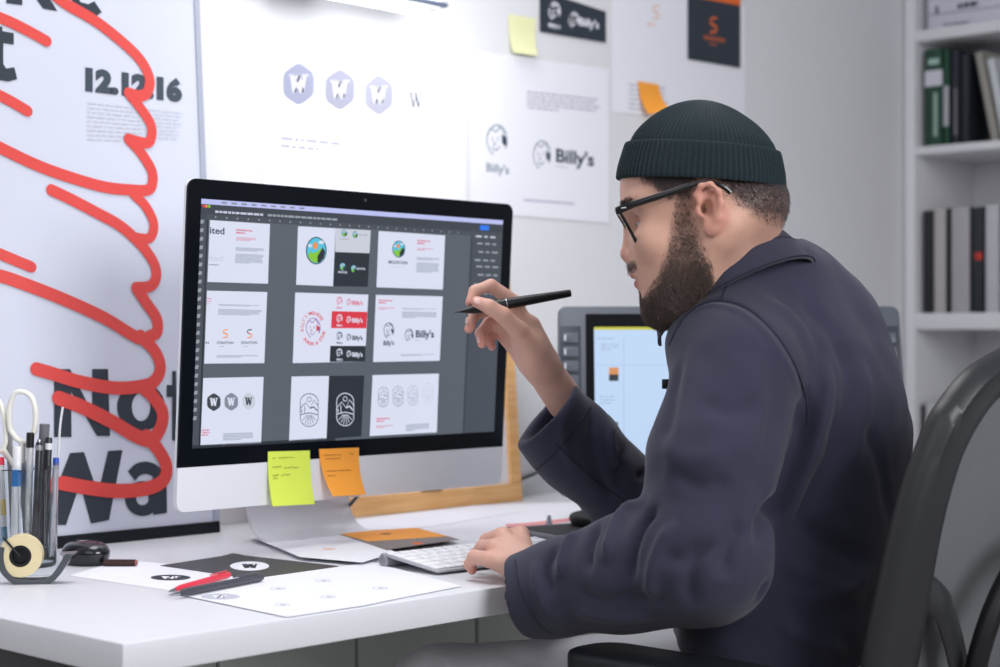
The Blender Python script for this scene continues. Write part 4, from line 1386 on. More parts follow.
# scissors
M_sc = mat('scissor_plastic', (238, 236, 226), .35)
sx = thing('scissors', 'scissors with large white looped handles standing in the cup', 'scissors', cpx(26, 520), GC)
m = MB(); m.tube(catmull([cpx(11, 427, -.004), cpx(10.5, 409, -.004), cpx(15, 394, -.004), cpx(24, 391.5, -.004), cpx(33, 398, -.004), cpx(36.5, 414, -.004), cpx(35, 430, -.004), cpx(29, 441, -.004), cpx(20, 440, -.004), cpx(14.5, 434, -.004)], 6, True), .0036, M_sc, 10, closed=True, flat=(Fv, 1.3)); m.build('handle', sx)
m = MB(); m.tube(catmull([cpx(-13, 430, .001), cpx(-15, 412, .001), cpx(-11, 400, .001), cpx(-4, 398, .001), cpx(2, 408, .001), cpx(5, 424, .001), cpx(6, 440, .001), cpx(2, 450, .001), cpx(-6, 448, .001)], 6, True), .0036, M_sc, 10, closed=True, flat=(Fv, 1.3)); m.build('handle', sx)
m = MB(); m.tube([cpx(23, 441, -.004), cpx(23, 462, -.003)], [.005, .004], M_sc, 10); m.tube([cpx(3, 449, .001), cpx(15, 466, .001)], [.005, .004], M_sc, 10); m.build('handle_neck', sx)
m = MB(); m.prism([cpx(19, 460, -.003), cpx(27, 460, -.003), cpx(28, 490, -.003), cpx(25.5, 556, -.003)], Fv * .0012, M_metal); m.build('blade', sx)
m = MB(); m.prism([cpx(11, 462, .0005), cpx(19, 460, .0005), cpx(31, 500, .0005), cpx(32, 556, .0005)], Fv * .0012, M_metal); m.build('blade', sx)

# ------------------------------------------------------------------ keyboard
kf = onZ(437.5, 575.8)                                     # front left corner
kU = np.array([1.0, 0.0, 0]); kang = math.radians(-4)
kU = np.array([math.cos(kang), math.sin(kang), 0])
kB = np.array([-math.sin(kang), math.cos(kang), 0])
tilt = math.radians(6.0)
kV = kB * math.cos(tilt) + Zv * math.sin(tilt)
kN = np.cross(kU, kV)
KW, KD = .281, .118
kb = thing('keyboard', 'slim white wireless keyboard with a silver frame under the hand', 'keyboard', kf + kU * KW / 2 + kB * KD / 2)
k0 = kf + Zv * .0045
def kp(u, v, n=0.0):
    return k0 + kU * u + kV * v + kN * n
M_kalu = mat('keyboard_aluminium', (176, 178, 184), .38, metal=.4)
M_key = mat('key_white', (244, 244, 248), .45)
m = MB(); m.obox(kp(KW / 2, KD / 2, 0), kU, kV, kN, (KW, KD, .003), M_kalu, .0012); m.build('frame', kb)
m = MB(); c_ = kp(0, KD - .006, -.0075); m.lathe(c_, kU, [(.0088, 0), (.009, .001), (.009, KW - .001), (.0088, KW), (0, KW)], M_kalu, 28); m.build('battery_tube', kb)
m = MB(); m.lathe(c_ - kU * .0006, kU, [(0, 0), (.0068, 0), (.0072, .0006), (0, .0006)], mat('tube_cap', (150, 152, 156), .3, metal=.6), 24); m.build('end_cap', kb)
rows = [([1.05] * 14, .0085), ([1] * 13 + [1.5], .016), ([1.5] + [1] * 13, .016), ([1.8] + [1] * 11 + [1.8], .016), ([2.3] + [1] * 10 + [2.3], .016), ([1, 1, 1, 1.25, 5.2, 1.25, 1, .95, .95, .95], .016)]
v = KD - .008
for ri, (ws, hh) in enumerate(rows):
    v -= hh
    tot = sum(ws); gap = .0026
    unitw = (KW - .008 - gap * (len(ws) - 1)) / tot
    x = .004
    for wi in ws:
        w_ = wi * unitw
        m = MB(); m.obox(kp(x + w_ / 2, v + hh / 2, .0024), kU, kV, kN, (w_, hh, .0022), M_key, .0007); m.build('key', kb)
        x += w_ + gap
    v -= .0026

# ------------------------------------------------------------------ tablet and mouse under the arms
tb = onZ(580, 536)
tbt = thing('graphics_tablet', 'dark grey graphics tablet between the hands', 'tablet', tb)
tU, tB = unit([1, -.25, 0]), unit([.25, 1, 0])
m = MB(); m.obox(tb + Zv * .0065, tU, tB, Zv, (.21, .15, .011), mat('tablet_grey', (84, 88, 96), .45), .003); m.build('body', tbt)
m = MB(); m.obox(tb + Zv * .0123, tU, tB, Zv, (.16, .11, .0008), M_blackm); m.build('pad', tbt)
ns = onZ(549, 528)
pn = thing('pen_nib_holder', 'small grey upright nib holder behind the left hand', 'holder', ns)
m = MB(); m.lathe(ns, Zv, [(.007, 0), (.006, .006), (.0035, .014), (.003, .02), (0, .021)], mat('nib_grey', (140, 144, 152), .4), 16); m.build('post', pn)
mc2 = onZ(592, 534) + Zv * .0127
ms2 = thing('computer_mouse', 'matte black mouse on the tablet behind the left forearm', 'mouse', mc2)
mouse(ms2, mc2, .050, .03, .022, math.radians(70), M_blackm)

# ------------------------------------------------------------------ pen display behind the man
dC = P(728, 306, 2.86)                                    # centre of its top edge
dU = unit(camvec(1, -.02)); tl_ = math.radians(17)
bkv = unit(np.cross(Zv, dU))                              # away from the lens
dV = Zv * math.cos(tl_) + bkv * math.sin(tl_)
dN = np.cross(dU, dV)
DW, DH = .566, .315
pd = thing('pen_display', 'large grey pen display tablet standing behind the man', 'pen display', (dC[0], dC[1], DESK))
def dp(u, v, n=0.0):
    return dC + dU * u + dV * v + dN * n
M_cin = mat('display_grey', (84, 89, 98), .45); M_cin2 = mat('display_groove', (52, 56, 64), .5)
m = MB(); m.prism(rrect(-DW / 2, -DH, DW / 2, 0, .014, lambda a, b: dp(a, b, 0)), -dN * .04, M_cin, .002, True); m.build('housing', pd)
m = MB(); m.prism(rrect(-.237, -DH + .02, .237, -.014, .002, lambda a, b: dp(a, b, 0)), dN * .0012, mat('display_bezel', (8, 11, 17), .5, spec=.12)); m.build('bezel', pd)
s2w = E_('tablet_white', (188, 212, 242)); s2y = E_('tablet_yellow', (196, 196, 60)); s2g = E_('tablet_grey', (160, 176, 205)); s2o = E_('tablet_orange', (214, 140, 80))
ink = Ink(dp(0, 0, .0014), dU, dV, .00015)
u0, v0 = ink.uv(594, 327)
ink.polyuv([(u0, -DH + .035), (-u0 * .98, -DH + .04), (-u0 * .98, v0), (u0, v0)], s2w, 0)
ink.polyuv([(u0, v0 - .005), (-u0 * .98, v0 - .005), (-u0 * .98, v0), (u0, v0)], s2y, 1)
ink.poly([(609, 367.5), (618.5, 367.5), (618.5, 374.5), (609, 374.5)], s2o, 1)
ink.poly([(609, 374.5), (618.5, 374.5), (618.5, 381), (609, 381)], sc_dk, 1)
ink.poly([(612, 422), (618, 422), (618, 435), (612, 435)], sc_dk, 1)
ink.poly([(623.6, 338), (624.1, 338), (624.1, 470), (623.6, 470)], s2g, 1)
ink.poly([(594, 365), (690, 365), (690, 365.4), (594, 365.4)], s2g, 1)
ink.lines([(597, 338), (620, 338), (620, 340), (597, 340)], 1, s2g, 1, .6, 2, 8)
ink.lines([(601, 344), (619, 344), (619, 352), (601, 352)], 3, s2g, 1, .4, 2, 4)
ink.lines([(600, 396), (616, 396), (616, 406), (600, 406)], 3, s2g, 1, .35, 3, 4)
ink.build('screen', pd, label='pale blue lit screen with a yellow strip')
for sgn in (-1, 1):
    u = sgn * .262
    m = MB(); m.obox(dp(u, -.094, .0003), dU, dV, dN, (.034, .118, .0012), M_cin2, .0005); m.build('button_panel', pd)
    for k in range(4):
        m = MB(); m.obox(dp(u, -.056 - .0245 * k, .0016), dU, dV, dN, (.026, .018, .0026), M_cin, .0012); bt_ = m.build('button', pd)
        m = MB(); m.obox(dp(u - .009, -.056 - .0245 * k, .0032), dU, dV, dN, (.0035, .010, .0006), mat('button_mark', (190, 194, 202), .3)); m.build('button_mark', bt_)
fb = dp(0, -.2, -.04)
m = MB(); m.prism([dp(-.12, -.12, -.041), dp(.12, -.12, -.041), dp(.12, -.17, -.041), dp(-.12, -.17, -.041)], -dN * .02, M_blackm)
ft = np.array([fb[0], fb[1], 0]) + bkv * .14
m.prism([np.array([ft[0], ft[1], DESK + .004]) - dU * .12, np.array([ft[0], ft[1], DESK + .004]) + dU * .12, dp(.12, -.17, -.05), dp(-.12, -.17, -.05)], bkv * .012, M_blackm)
m.build('stand', pd)
# ------------------------------------------------------------------ office chair
chx, chy = 1.842, 0.980
chO = np.array([chx, chy, 0.680])
chL = np.array([1.0, 0, 0]); ct = math.radians(12)
chU = np.array([0, -math.sin(ct), math.cos(ct)])
chN = np.array([0, -math.cos(ct), -math.sin(ct)])          # out of the back, away from the sitter
ch = thing('office_chair', 'black mesh-back office chair the man sits on', 'chair', (chx, 1.22, 0))
M_chp = mat('chair_plastic', (44, 45, 48), .38, bump=.08, bscale=400)
M_chm = mat('chair_mesh', (112, 114, 118), .8, bump=.5, bscale=900, weave=500, vary=.15, vscale=300)
M_pad = mat('armrest_pad', (30, 32, 38), .5, bump=.05, bscale=300)
M_seat = mat('seat_fabric', (34, 35, 40), .85, bump=.3, bscale=600)
def chp(s, h, n=0.0):
    return chO + chL * s + chU * h + chN * (n - .55 * s * s)
outer = [(0, .360), (.05, .356), (.087, .346), (.124, .330), (.146, .314), (.164, .293), (.181, .266), (.200, .195), (.208, .112), (.211, .005), (.205, -.10), (.19, -.19), (.11, -.235), (0, -.245)]
inner = [(0, .322), (.04, .314), (.07, .299), (.105, .272), (.122, .246), (.132, .222), (.136, .195), (.136, .15), (.131, .09), (.124, .03), (.124, -.05), (.11, -.12), (.07, -.165), (0, -.175)]
def full(o):
    c = catmull([np.array([a, b]) for a, b in o], 5)
    left = [np.array([-p[0], p[1]]) for p in c]
    return left + [p for p in c[::-1][1:-1]]
fo, fi = full(outer), full(inner)
sec = [(0.0, .0), (0.03, .012), (.15, .021), (.35, .019), (.46, .024), (.62, .024), (.85, .010), (1.0, .002), (1.0, -.006), (.7, -.010), (.3, -.012), (.05, -.008)]
m = MB(); V, F = [], []
n, k = len(fo), len(sec)
for a, b in zip(fo, fi):
    for t, nn in sec:
        q = a * (1 - t) + b * t
        V.append(chp(q[0], q[1], nn))
for i in range(n):
    j = (i + 1) % n
    for l in range(k):
        F.append((i * k + l, i * k + (l + 1) % k, j * k + (l + 1) % k, j * k + l))
m.add(V, F, M_chp, True); m.build('back_frame', ch)
m = MB(); V, F = [], []
cen = np.array([0, .07]); nr = 12
for r_ in range(nr + 1):
    for p in fi:
        q = cen + (p - cen) * (1.03 * r_ / nr)
        V.append(chp(q[0], q[1], -.002))
for r_ in range(nr):
    for i in range(n):
        j = (i + 1) % n
        F.append((r_ * n + i, r_ * n + j, (r_ + 1) * n + j, (r_ + 1) * n + i))
k0_ = len(V); V += [np.array(v) - chN * .002 for v in V]
F += [tuple(k0_ + x for x in f[::-1]) for f in F]
m.add(V, F, M_chm, True); m.build('back_mesh', ch)
for sg in (-1, 1):
    m = MB(); m.tube(catmull([chp(sg * .16, .085, .006), chp(sg * .125, .055, .020), chp(sg * .09, -.02, .034), chp(sg * .06, -.12, .050), chp(sg * .035, -.22, .05)], 6), [.020] * 6 + [.016] * 19, M_chp, 12, flat=(chN, .45)); m.build('back_strut', ch)
m = MB()
m.tube([chp(.10 * math.cos(a), -.005 + .15 * math.sin(a), .055) for a in [2 * math.pi * i / 40 for i in range(40)]], .012, M_black, 12, closed=True); m.build('lumbar_ring', ch)
m = MB(); m.tube(catmull([chp(0, -.16, .05), chp(0, -.26, .05), np.array([chx, chy + .02, .42]), np.array([chx, chy + .12, .385]), np.array([chx, chy + .25, .385])], 6), .022, M_chp, 14); m.build('back_post', ch)
# seat
m = MB(); m.box((chx - .245, 1.02, .42), (chx + .245, 1.50, .495), M_seat, .03, 5); m.build('seat', ch)
m = MB(); m.box((chx - .20, 1.06, .385), (chx + .20, 1.44, .42), M_chp, .006); m.build('seat_pan', ch)
m = MB(); m.lathe((chx, 1.22, .11), Zv, [(.03, 0), (.03, .15), (.02, .151), (.02, .275)], M_chp, 20); m.build('gas_lift', ch)
for i in range(5):
    a = math.radians(90 + 72 * i + 20)
    d = np.array([math.cos(a), math.sin(a), 0]); c0 = np.array([chx, 1.22, 0])
    m = MB(); m.tube([c0 + d * .02 + Zv * .125, c0 + d * .16 + Zv * .11, c0 + d * .30 + Zv * .075], [.024, .018, .013], M_chp, 12); lg = m.build('base_leg', ch)
    m = MB(); s_ = np.cross(d, Zv); w0 = c0 + d * .30 + Zv * .027
    for t in (-.016, .006):
        m.lathe(w0 + s_ * t, s_, [(0, 0), (.024, 0), (.026, .003), (.026, .008), (.024, .011), (0, .011)], M_black, 20)
    m.tube([w0 - s_ * .016, w0 + s_ * .016], .006, M_black, 8)
    m.tube([w0, w0 + Zv * .04], .006, M_black, 8)
    m.build('caster', lg)
for sg in (-1, 1):
    xc = chx + sg * .272
    m = MB()
    pts = rrect(-.05, -.14, .05, .14, .04, lambda u, v: np.array([xc + u, 1.22 + v, .638]), n=8)
    m.prism(pts, (0, 0, .027), M_pad, .007, True); ar = m.build('armrest', ch)
    m = MB(); m.tube(catmull([np.array([xc, 1.22, .638]), np.array([xc, 1.22, .55]), np.array([xc, 1.22, .45]), np.array([xc - sg * .03, 1.22, .40]), np.array([xc - sg * .10, 1.22, .392])], 5), .018, M_chp, 12, flat=((0, 1, 0), 1.6)); m.build('armrest_post', ch)
# ------------------------------------------------------------------ the man
M_skin = mat('skin', (205, 160, 135), .5, attr='Col', vary=.06, vscale=60, bump=.2, bscale=700, sss=.10, spec=.4)
M_jac = mat('jacket_cotton', (52, 53, 70), .85, vary=.10, vscale=25, bump=.3, bscale=900, sheen=.15, spec=.25)
M_jacd = mat('jacket_seam', (38, 39, 52), .9, vary=.05)
M_jaci = mat('jacket_lining', (22, 22, 30), .95)
M_trs = mat('trouser_cotton', (188, 188, 194), .85, vary=.05, bump=.2, bscale=900)
M_knit = mat('knit_wool', (32, 45, 50), .95, vary=.25, vscale=350, bump=.6, bscale=900, sheen=.1, spec=.2)
M_hair = mat('hair_dark', (84, 70, 64), .6, vary=.3, vscale=90)
M_hairf = mat('hair_short', (74, 66, 68), .65, vary=.25, vscale=120)
M_eye = mat('eye_white', (190, 182, 178), .2); M_iris = mat('iris_brown', (52, 34, 24), .2)

man = thing('person', 'man in a dark green beanie, glasses and navy jacket drawing at the desk', 'person', (1.78, 1.22, 0.0))

beta, hp = math.radians(10), math.radians(9)
hf = camvec(-math.cos(beta), math.sin(beta))
hL = camvec(-math.sin(beta), -math.cos(beta))
hF = hf * math.cos(hp) - Zv * math.sin(hp)
hU = hf * math.sin(hp) + Zv * math.cos(hp)
H0 = P(709, 205, 2.08)
def h2w(p):
    p = np.asarray(p, float)
    return H0 + np.outer(p[..., 0].ravel(), hF).reshape(p.shape) + np.outer(p[..., 1].ravel(), hL).reshape(p.shape) + np.outer(p[..., 2].ravel(), hU).reshape(p.shape)
def hl(px, py, y=0.0):
    q = on(px, py, H0 + hL * y, hL) - H0
    return np.array([q @ hF, q @ hL, q @ hU])

def mir(p):
    return np.array([p[0], -p[1], p[2]])

neck_a = P(724, 215, 2.10); neck_b = P(744, 300, 2.15)
def w2h(p):
    q = np.asarray(p) - H0
    return np.array([q @ hF, q @ hL, q @ hU])
na, nb = w2h(neck_a), w2h(neck_b)

tip = hl(620.5, 254.5); nas = hl(628, 218); sub = hl(630, 262)
ulip = hl(634, 274.5); llip = hl(637.5, 286); chin = hl(650, 311); brow = hl(629, 207); jaw_l = hl(668, 308, .03)
eyeC = np.array([.0800, .032, -.010])

def head_sdf(X, Y, Z):
    A = np.abs(Y)
    Z0 = Z
    d = s_ell(X, Y, Z, (.0125, 0, .032), (.0905, .072, .078))
    d = smin(d, s_ell(X, Y, Z, (-.040, 0, -.008), (.054, .060, .042)), .03)
    d = smin(d, s_ell(X, Y, Z, (.046, 0, -.030), (.058, .058, .074)), .03)          # mid face
    d = smin(d, s_ell(X, Y, Z, (.040, 0, -.082), (.052, .050, .040)), .035)         # jaw
    d = smin(d, s_cap(X, A, Z, (-.002, .058, -.045), (.060, .026, -.100), .016, .018), .03)   # mandible
    d = smin(d, s_ell(X, Y, Z, (chin[0] - .014, 0, chin[2]), (.018, .024, .017)), .025)
    d = smin(d, s_cap(X, A, Z, (brow[0] - .014, .008, brow[2] - .002), (brow[0] - .022, .046, brow[2] + .002), .010, .009), .018)
    d = smin(d, s_ell(X, A, Z, (.072, .044, -.036), (.020, .020, .017)), .022)      # cheek bones
    # eye sockets
    d = smax(d, -s_ell(X, A, Z, (eyeC[0] + .017, .034, eyeC[2] + .001), (.014, .018, .011)), .012)
    # nose
    d = smin(d, s_cap(X, Y, Z, (nas[0] - .010, 0, nas[2]), (tip[0] - .0135, 0, tip[2] + .003), .0085, .0115), .010)
    d = smin(d, s_ell(X, Y, Z, (tip[0] - .0115, 0, tip[2] - .001), (.0118, .0118, .0105)), .005)
    d = smin(d, s_ell(X, A, Z, (tip[0] - .0200, .0135, tip[2] - .004), (.0120, .0075, .0088)), .004)
    d = smax(d, -s_ell(X, A, Z, (tip[0] - .015, .0075, tip[2] - .0125), (.006, .0034, .004)), .003)
    d = smax(d, -s_cap(X, A, Z, (tip[0] - .024, .023, tip[2] + .006), (tip[0] - .030, .026, tip[2] - .010), .0026), .004)
    # lips and philtrum area
    d = smin(d, s_ell(X, Y, Z, (ulip[0] - .014, 0, ulip[2] + .004), (.016, .026, .016)), .016)
    d = smin(d, s_ell(X, Y, Z, (ulip[0] - .0095, 0, ulip[2] - .001), (.0125, .021, .0052)), .005)
    d = smin(d, s_ell(X, Y, Z, (llip[0] - .0095, 0, llip[2] + .001), (.0125, .018, .0062)), .005)
    d = smax(d, -s_ell(X, Y, Z, (ulip[0] + .001, 0, (ulip[2] + llip[2]) / 2 + .0005), (.008, .026, .0012)), .003)
    # ear
    Z = Z0 + .0055
    e = s_ell(X, A, Z, (-.005, .077, -.003), (.0145, .0075, .026))
    path = [(.007, .081, .002), (.009, .083, .012), (.002, .087, .0215), (-.009, .0885, .0215), (-.0175, .089, .011), (-.0175, .088, -.002), (-.011, .085, -.018), (-.004, .082, -.028)]
    for p, q in zip(path[:-1], path[1:]):
        e = smin(e, s_cap(X, A, Z, p, q, .0034), .004)
    e = smin(e, s_cap(X, A, Z, (-.010, .084, .010), (-.009, .083, -.010), .003), .005)
    e = smin(e, s_ell(X, A, Z, (.000, .080, -.028), (.008, .0055, .009)), .005)
    e = smax(e, -s_ell(X, A, Z, (-.001, .088, -.005), (.0078, .0145, .0115)), .003)
    e = smax(e, -s_ell(X, A, Z, (-.005, .091, .0135), (.0075, .0095, .0045)), .003)
    e = smin(e, s_ell(X, A, Z, (.010, .079, -.006), (.0042, .004, .0065)), .004)
    d = smax(d, -s_ell(X, A, Z, (-.001, .086, -.005), (.0070, .016, .0105)), .003)
    d = smin(d, e, .004)
    d = smax(d, -s_ell(X, A, Z, (.003, .080, -.005), (.0044, .022, .0068)), .002)
    Z = Z0
    d = smin(d, s_cap(X, Y, Z, na, nb, .061, .055), .03)
    d = smin(d, s_cap(X, A, Z, (-.022, .058, -.03), nb + np.array([.03, .02, 0]), .014, .016), .03)
    return d

hv, hq = sdf_mesh(head_sdf, (-.115, -.105, -.20), (.135, .105, .14), .0021)
hv = relax(hv, hq, 1, .4); hn = normals(hv, hq)

# pigment of the skin
base = np.array(lin((205, 160, 140)))
def headcolor(v):
    c = np.tile(base, (len(v), 1))
    A = np.abs(v[:, 1])
    red = np.array(lin((200, 128, 112)))
    lip = np.array(lin((176, 104, 100)))
    def mixin(c, w, col):
        return c * (1 - w[:, None]) + col * w[:, None]
    d = np.sqrt(((v[:, 0] - tip[0] + .01) / .03) ** 2 + (A / .03) ** 2 + ((v[:, 2] - tip[2]) / .025) ** 2)
    c = mixin(c, .35 * np.clip(1 - d, 0, 1), red)
    ear = sstep(.074, .082, A) * (v[:, 0] < .02) * (v[:, 0] > -.03) * (np.abs(v[:, 2]) < .045)
    c = mixin(c, .45 * ear, red)
    lz = (ulip[2] + llip[2]) / 2
    w = np.clip(1.4 - np.sqrt((A / .020) ** 2 + ((v[:, 2] - lz) / .0095) ** 2), 0, 1) * (v[:, 0] > ulip[0] - .022)
    c = mixin(c, np.clip(w * 2, 0, 1) * .85, lip)
    hb = beard_w(v) * .62
    c = mixin(c, hb, np.array(lin((74, 58, 52))))
    hh = hair_w(v) * .85
    c = mixin(c, hh, np.array(lin((62, 54, 54))))
    return np.concatenate([c, np.ones((len(v), 1))], 1)

def beard_w(v):
    x, A, z = v[:, 0], np.abs(v[:, 1]), v[:, 2]
    # cheek line: front edge of the beard as a function of x
    zl = np.interp(x, [.010, .030, .044, .056, .070, .082, .095], [.03, .015, -.018, -.052, -.078, -.092, -.100])
    nz_ = .004 * np.sin(x * 900 + 3 * np.sin(z * 500)) * .3
    w = sstep(.012, -.024, z - zl + nz_)
    xr = np.interp(z, [-.135, -.118, -.10, -.073, -.04, -.018, .01], [.034, .024, .013, .010, .017, .021, .022])
    w = w * sstep(-.010, .010, x - xr)
    w = w * sstep(-.150, -.125, z)
    mz = (ulip[2] + llip[2]) / 2
    mouth = np.clip(1.7 - np.sqrt((A / .022) ** 2 + ((z - mz) / .011) ** 2) , 0, 1) * (x > .07)
    w = w * (1 - np.clip(mouth * 2.5, 0, 1))
    # moustache
    mt = np.exp(-((z - (ulip[2] + .0092)) / .0050) ** 2) * (A < .033) * (A > .002) * (x > tip[0] - .045)
    # soul patch and chin
    cp_ = np.exp(-((z - (llip[2] - .0125)) / .006) ** 2) * (A < .006) * (x > .07)
    return np.clip(w + mt + cp_, 0, 1) * (A < .078)

def hair_w(v):
    x, A, z = v[:, 0], np.abs(v[:, 1]), v[:, 2]
    zl = np.interp(x, [-.11, -.085, -.06, -.035, -.018], [-.040, -.038, -.030, -.008, .022])
    w = sstep(-.012, .016, z - zl) * (x < -.016)
    side = sstep(-.005, .012, z - np.interp(x, [-.016, .0, .02, .045, .060, .075], [.036, .034, .006, .012, .030, .042])) * (x >= -.016) * (x < .072)
    side = side * (A > .03)
    ear = (A > .0745) & (x > -.026) & (x < .02) & (z < .034)
    return np.clip(np.maximum(w, side), 0, 1) * (~ear) * (z < .048 + .2 * x)

hc = headcolor(hv)
hw_ = h2w(hv)

# ---- hands: capsule chains
def chain_sdf(parts, k_f, palm, k_p):
    def f(X, Y, Z):
        d = None
        for a, b, ra, rb in palm:
            c = s_cap(X, Y, Z, a, b, ra, rb)
            d = c if d is None else smin(d, c, k_p)
        for ch_ in parts:
            e = None
            for (a, ra), (b, rb) in zip(ch_[:-1], ch_[1:]):
                c = s_cap(X, Y, Z, a, b, ra, rb)
                e = c if e is None else smin(e, c, .003)
            d = smin(d, e, k_f)
        return d
    return f

RH = lambda px, py, d: P(px, py, d)
# right hand (raised, holding the pen): thumb nearest the lens
rp = [
    (RH(566, 402, 2.385), RH(541, 366, 2.35), .0265, .0245),
    (RH(541, 366, 2.35), RH(531, 345, 2.335), .0245, .0225),
    (RH(531, 347, 2.335), RH(515, 305, 2.34), .017, .0120),      # index metacarpal
    (RH(529, 347, 2.345), RH(510, 318, 2.355), .017, .0120),
    (RH(529, 354, 2.352), RH(507, 328, 2.366), .016, .0110),
    (RH(528, 362, 2.356), RH(508, 340, 2.372), .016, .0100),
    (RH(534, 352, 2.326), RH(518, 330, 2.308), .017, .0125),     # thenar
    (RH(546, 366, 2.348), RH(530, 326, 2.342), .0185, .0150),
    (RH(537, 360, 2.338), RH(524, 330, 2.338), .0210, .0170),
]
rf = [
    [(RH(515, 303, 2.340), .0108), (RH(491, 285.5, 2.330), .0088), (RH(474.5, 291, 2.322), .0077), (RH(470, 303, 2.315), .0066)],
    [(RH(511, 315, 2.352), .0105), (RH(487, 309, 2.350), .0086), (RH(474, 316, 2.338), .0076), (RH(469, 329, 2.328), .0064)],
    [(RH(507, 328, 2.362), .0100), (RH(489, 323, 2.362), .0084), (RH(480.5, 333, 2.350), .0074), (RH(482, 344, 2.342), .0063)],
    [(RH(508, 340, 2.370), .0092), (RH(495, 331, 2.374), .0075), (RH(489, 339, 2.366), .0066), (RH(492, 347, 2.360), .0056)],
    [(RH(518, 330, 2.306), .0122), (RH(503, 315.5, 2.292), .0112), (RH(489, 306.5, 2.286), .0097), (RH(477, 302, 2.290), .0080)],
]
rfn = chain_sdf(rf, .0045, rp, .008)
pts = np.array([p for c in rf for p, _ in c] + [p for a, b, _, _ in rp for p in (a, b)])
rv, rq = sdf_mesh(rfn, pts.min(0) - .032, pts.max(0) + .032, .0016)
# left hand resting by the keyboard
LH = RH
lp = [
    (LH(548, 575, 2.09), LH(524, 566, 2.125), .026, .0235),
    (LH(524, 566, 2.125), LH(520, 538, 2.185), .020, .0125),
    (LH(524, 566, 2.125), LH(504, 539, 2.170), .020, .0125),
    (LH(522, 567, 2.120), LH(496, 549, 2.150), .019, .0115),
    (LH(521, 568, 2.115), LH(492, 560, 2.130), .018, .0105),
]
lf = [
    [(LH(521, 534, 2.188), .0112), (LH(503, 537, 2.225), .0090), (LH(494, 545, 2.240), .0078), (LH(491, 550, 2.245), .0066)],
    [(LH(503, 535.5, 2.172), .0112), (LH(487, 540, 2.205), .0090), (LH(480, 550, 2.215), .0078), (LH(478, 555, 2.218), .0066)],
    [(LH(494, 547, 2.150), .0105), (LH(483, 547, 2.178), .0092), (LH(475, 555, 2.188), .0078), (LH(474, 560, 2.190), .0064)],
    [(LH(489, 559, 2.128), .0100), (LH(474.5, 557, 2.148), .0090), (LH(470, 564, 2.158), .0076), (LH(472, 570, 2.160), .0062)],
    [(LH(527, 556, 2.165), .0130), (LH(520, 556, 2.205), .0100), (LH(508, 560, 2.225), .0085), (LH(500, 562, 2.235), .0070)],
]
lfn = chain_sdf(lf, .0045, lp, .008)
rv = relax(rv, rq, 3)
pts = np.array([p for c in lf for p, _ in c] + [p for a, b, _, _ in lp for p in (a, b)])
lv, lq = sdf_mesh(lfn, pts.min(0) - .032, pts.max(0) + .032, .0016)

lv = relax(lv, lq, 3)
def handcolor(v, tips, knk):
    c = np.tile(np.array(lin((216, 172, 154))), (len(v), 1))
    red = np.array(lin((214, 132, 120)))
    for t in tips:
        w = np.exp(-(np.linalg.norm(v - t, axis=1) / .013) ** 2) * .55
        c = c * (1 - w[:, None]) + red * w[:, None]
    for t in knk:
        w = np.exp(-(np.linalg.norm(v - t, axis=1) / .011) ** 2) * .3
        c = c * (1 - w[:, None]) + red * w[:, None]
    return np.concatenate([c, np.ones((len(v), 1))], 1)
rc = handcolor(rv, [c[-1][0] for c in rf], [c[1][0] for c in rf])
lc = handcolor(lv, [c[-1][0] for c in lf], [c[1][0] for c in lf] + [c[0][0] for c in lf])

bodyf = camvec(-.82, .57); bodyB = -bodyf; bodyL = camvec(-.57, -.82)
BA = (bodyB, bodyL, Zv)

# shoulders, elbows
shL, elL, wrL = P(742, 368, 2.00), P(702, 556, 1.965), P(528, 590, 2.095)
shR, elR, wrR = P(815, 380, 2.36), P(648, 520, 2.47), P(551, 418, 2.375)

def torso_core(X, Y, Z):
    d = s_ell(X, Y, Z, P(792, 430, 2.2), (.10, .16, .17), BA)
    d = smin(d, s_ell(X, Y, Z, P(775, 600, 2.15), (.10, .14, .20), BA), .05)
    d = smin(d, s_cap(X, Y, Z, P(744, 290, 2.15), P(775, 380, 2.19), .055, .08), .05)
    for a, b, c in ((shL, elL, elL * .35 + wrL * .65), (shR, elR, elR * .35 + wrR * .65)):
        d = smin(d, s_cap(X, Y, Z, a, b, .045, .035), .02)
        d = smin(d, s_cap(X, Y, Z, b, c, .035, .022), .02)
    return d
tv, tq = sdf_mesh(torso_core, (1.30, .88, .55), (2.15, 1.75, 1.12), .010)
tc2 = np.tile(np.append(base, 1), (len(tv), 1))

b = MB()
cols = []
for V_, Q_, c_ in ((hw_, hq, hc), (rv, rq, rc), (lv, lq, lc), (tv, tq, tc2)):
    b.add(V_, Q_, M_skin, True); cols.append(c_)
b.build('body', man, col=np.concatenate(cols))

# finger nails
def nail(c, n, along, w, l):
    c, n, along = np.asarray(c), unit(n), unit(along)
    along = unit(along - n * (along @ n)); s_ = np.cross(n, along)
    q = MB(); q.sphere(c, 1.0, mat('nail', (226, 186, 178), .25, coat=.3), w, l, .0013, 16, (s_, along, n)); return q.build('fingernail', man)
tocam = -Fv
nail(RH(478.5, 301.2, 2.2822), tocam + Zv * .55, Rv * -1 + Zv * .2, .0052, .0066)
nail(RH(467, 321, 2.3235), -Rv + tocam * .7 + Zv * .1, Zv - Rv * .2, .0038, .0052)
nail(RH(478.5, 339.5, 2.340), -Rv + tocam * .6, Zv, .0038, .0050)

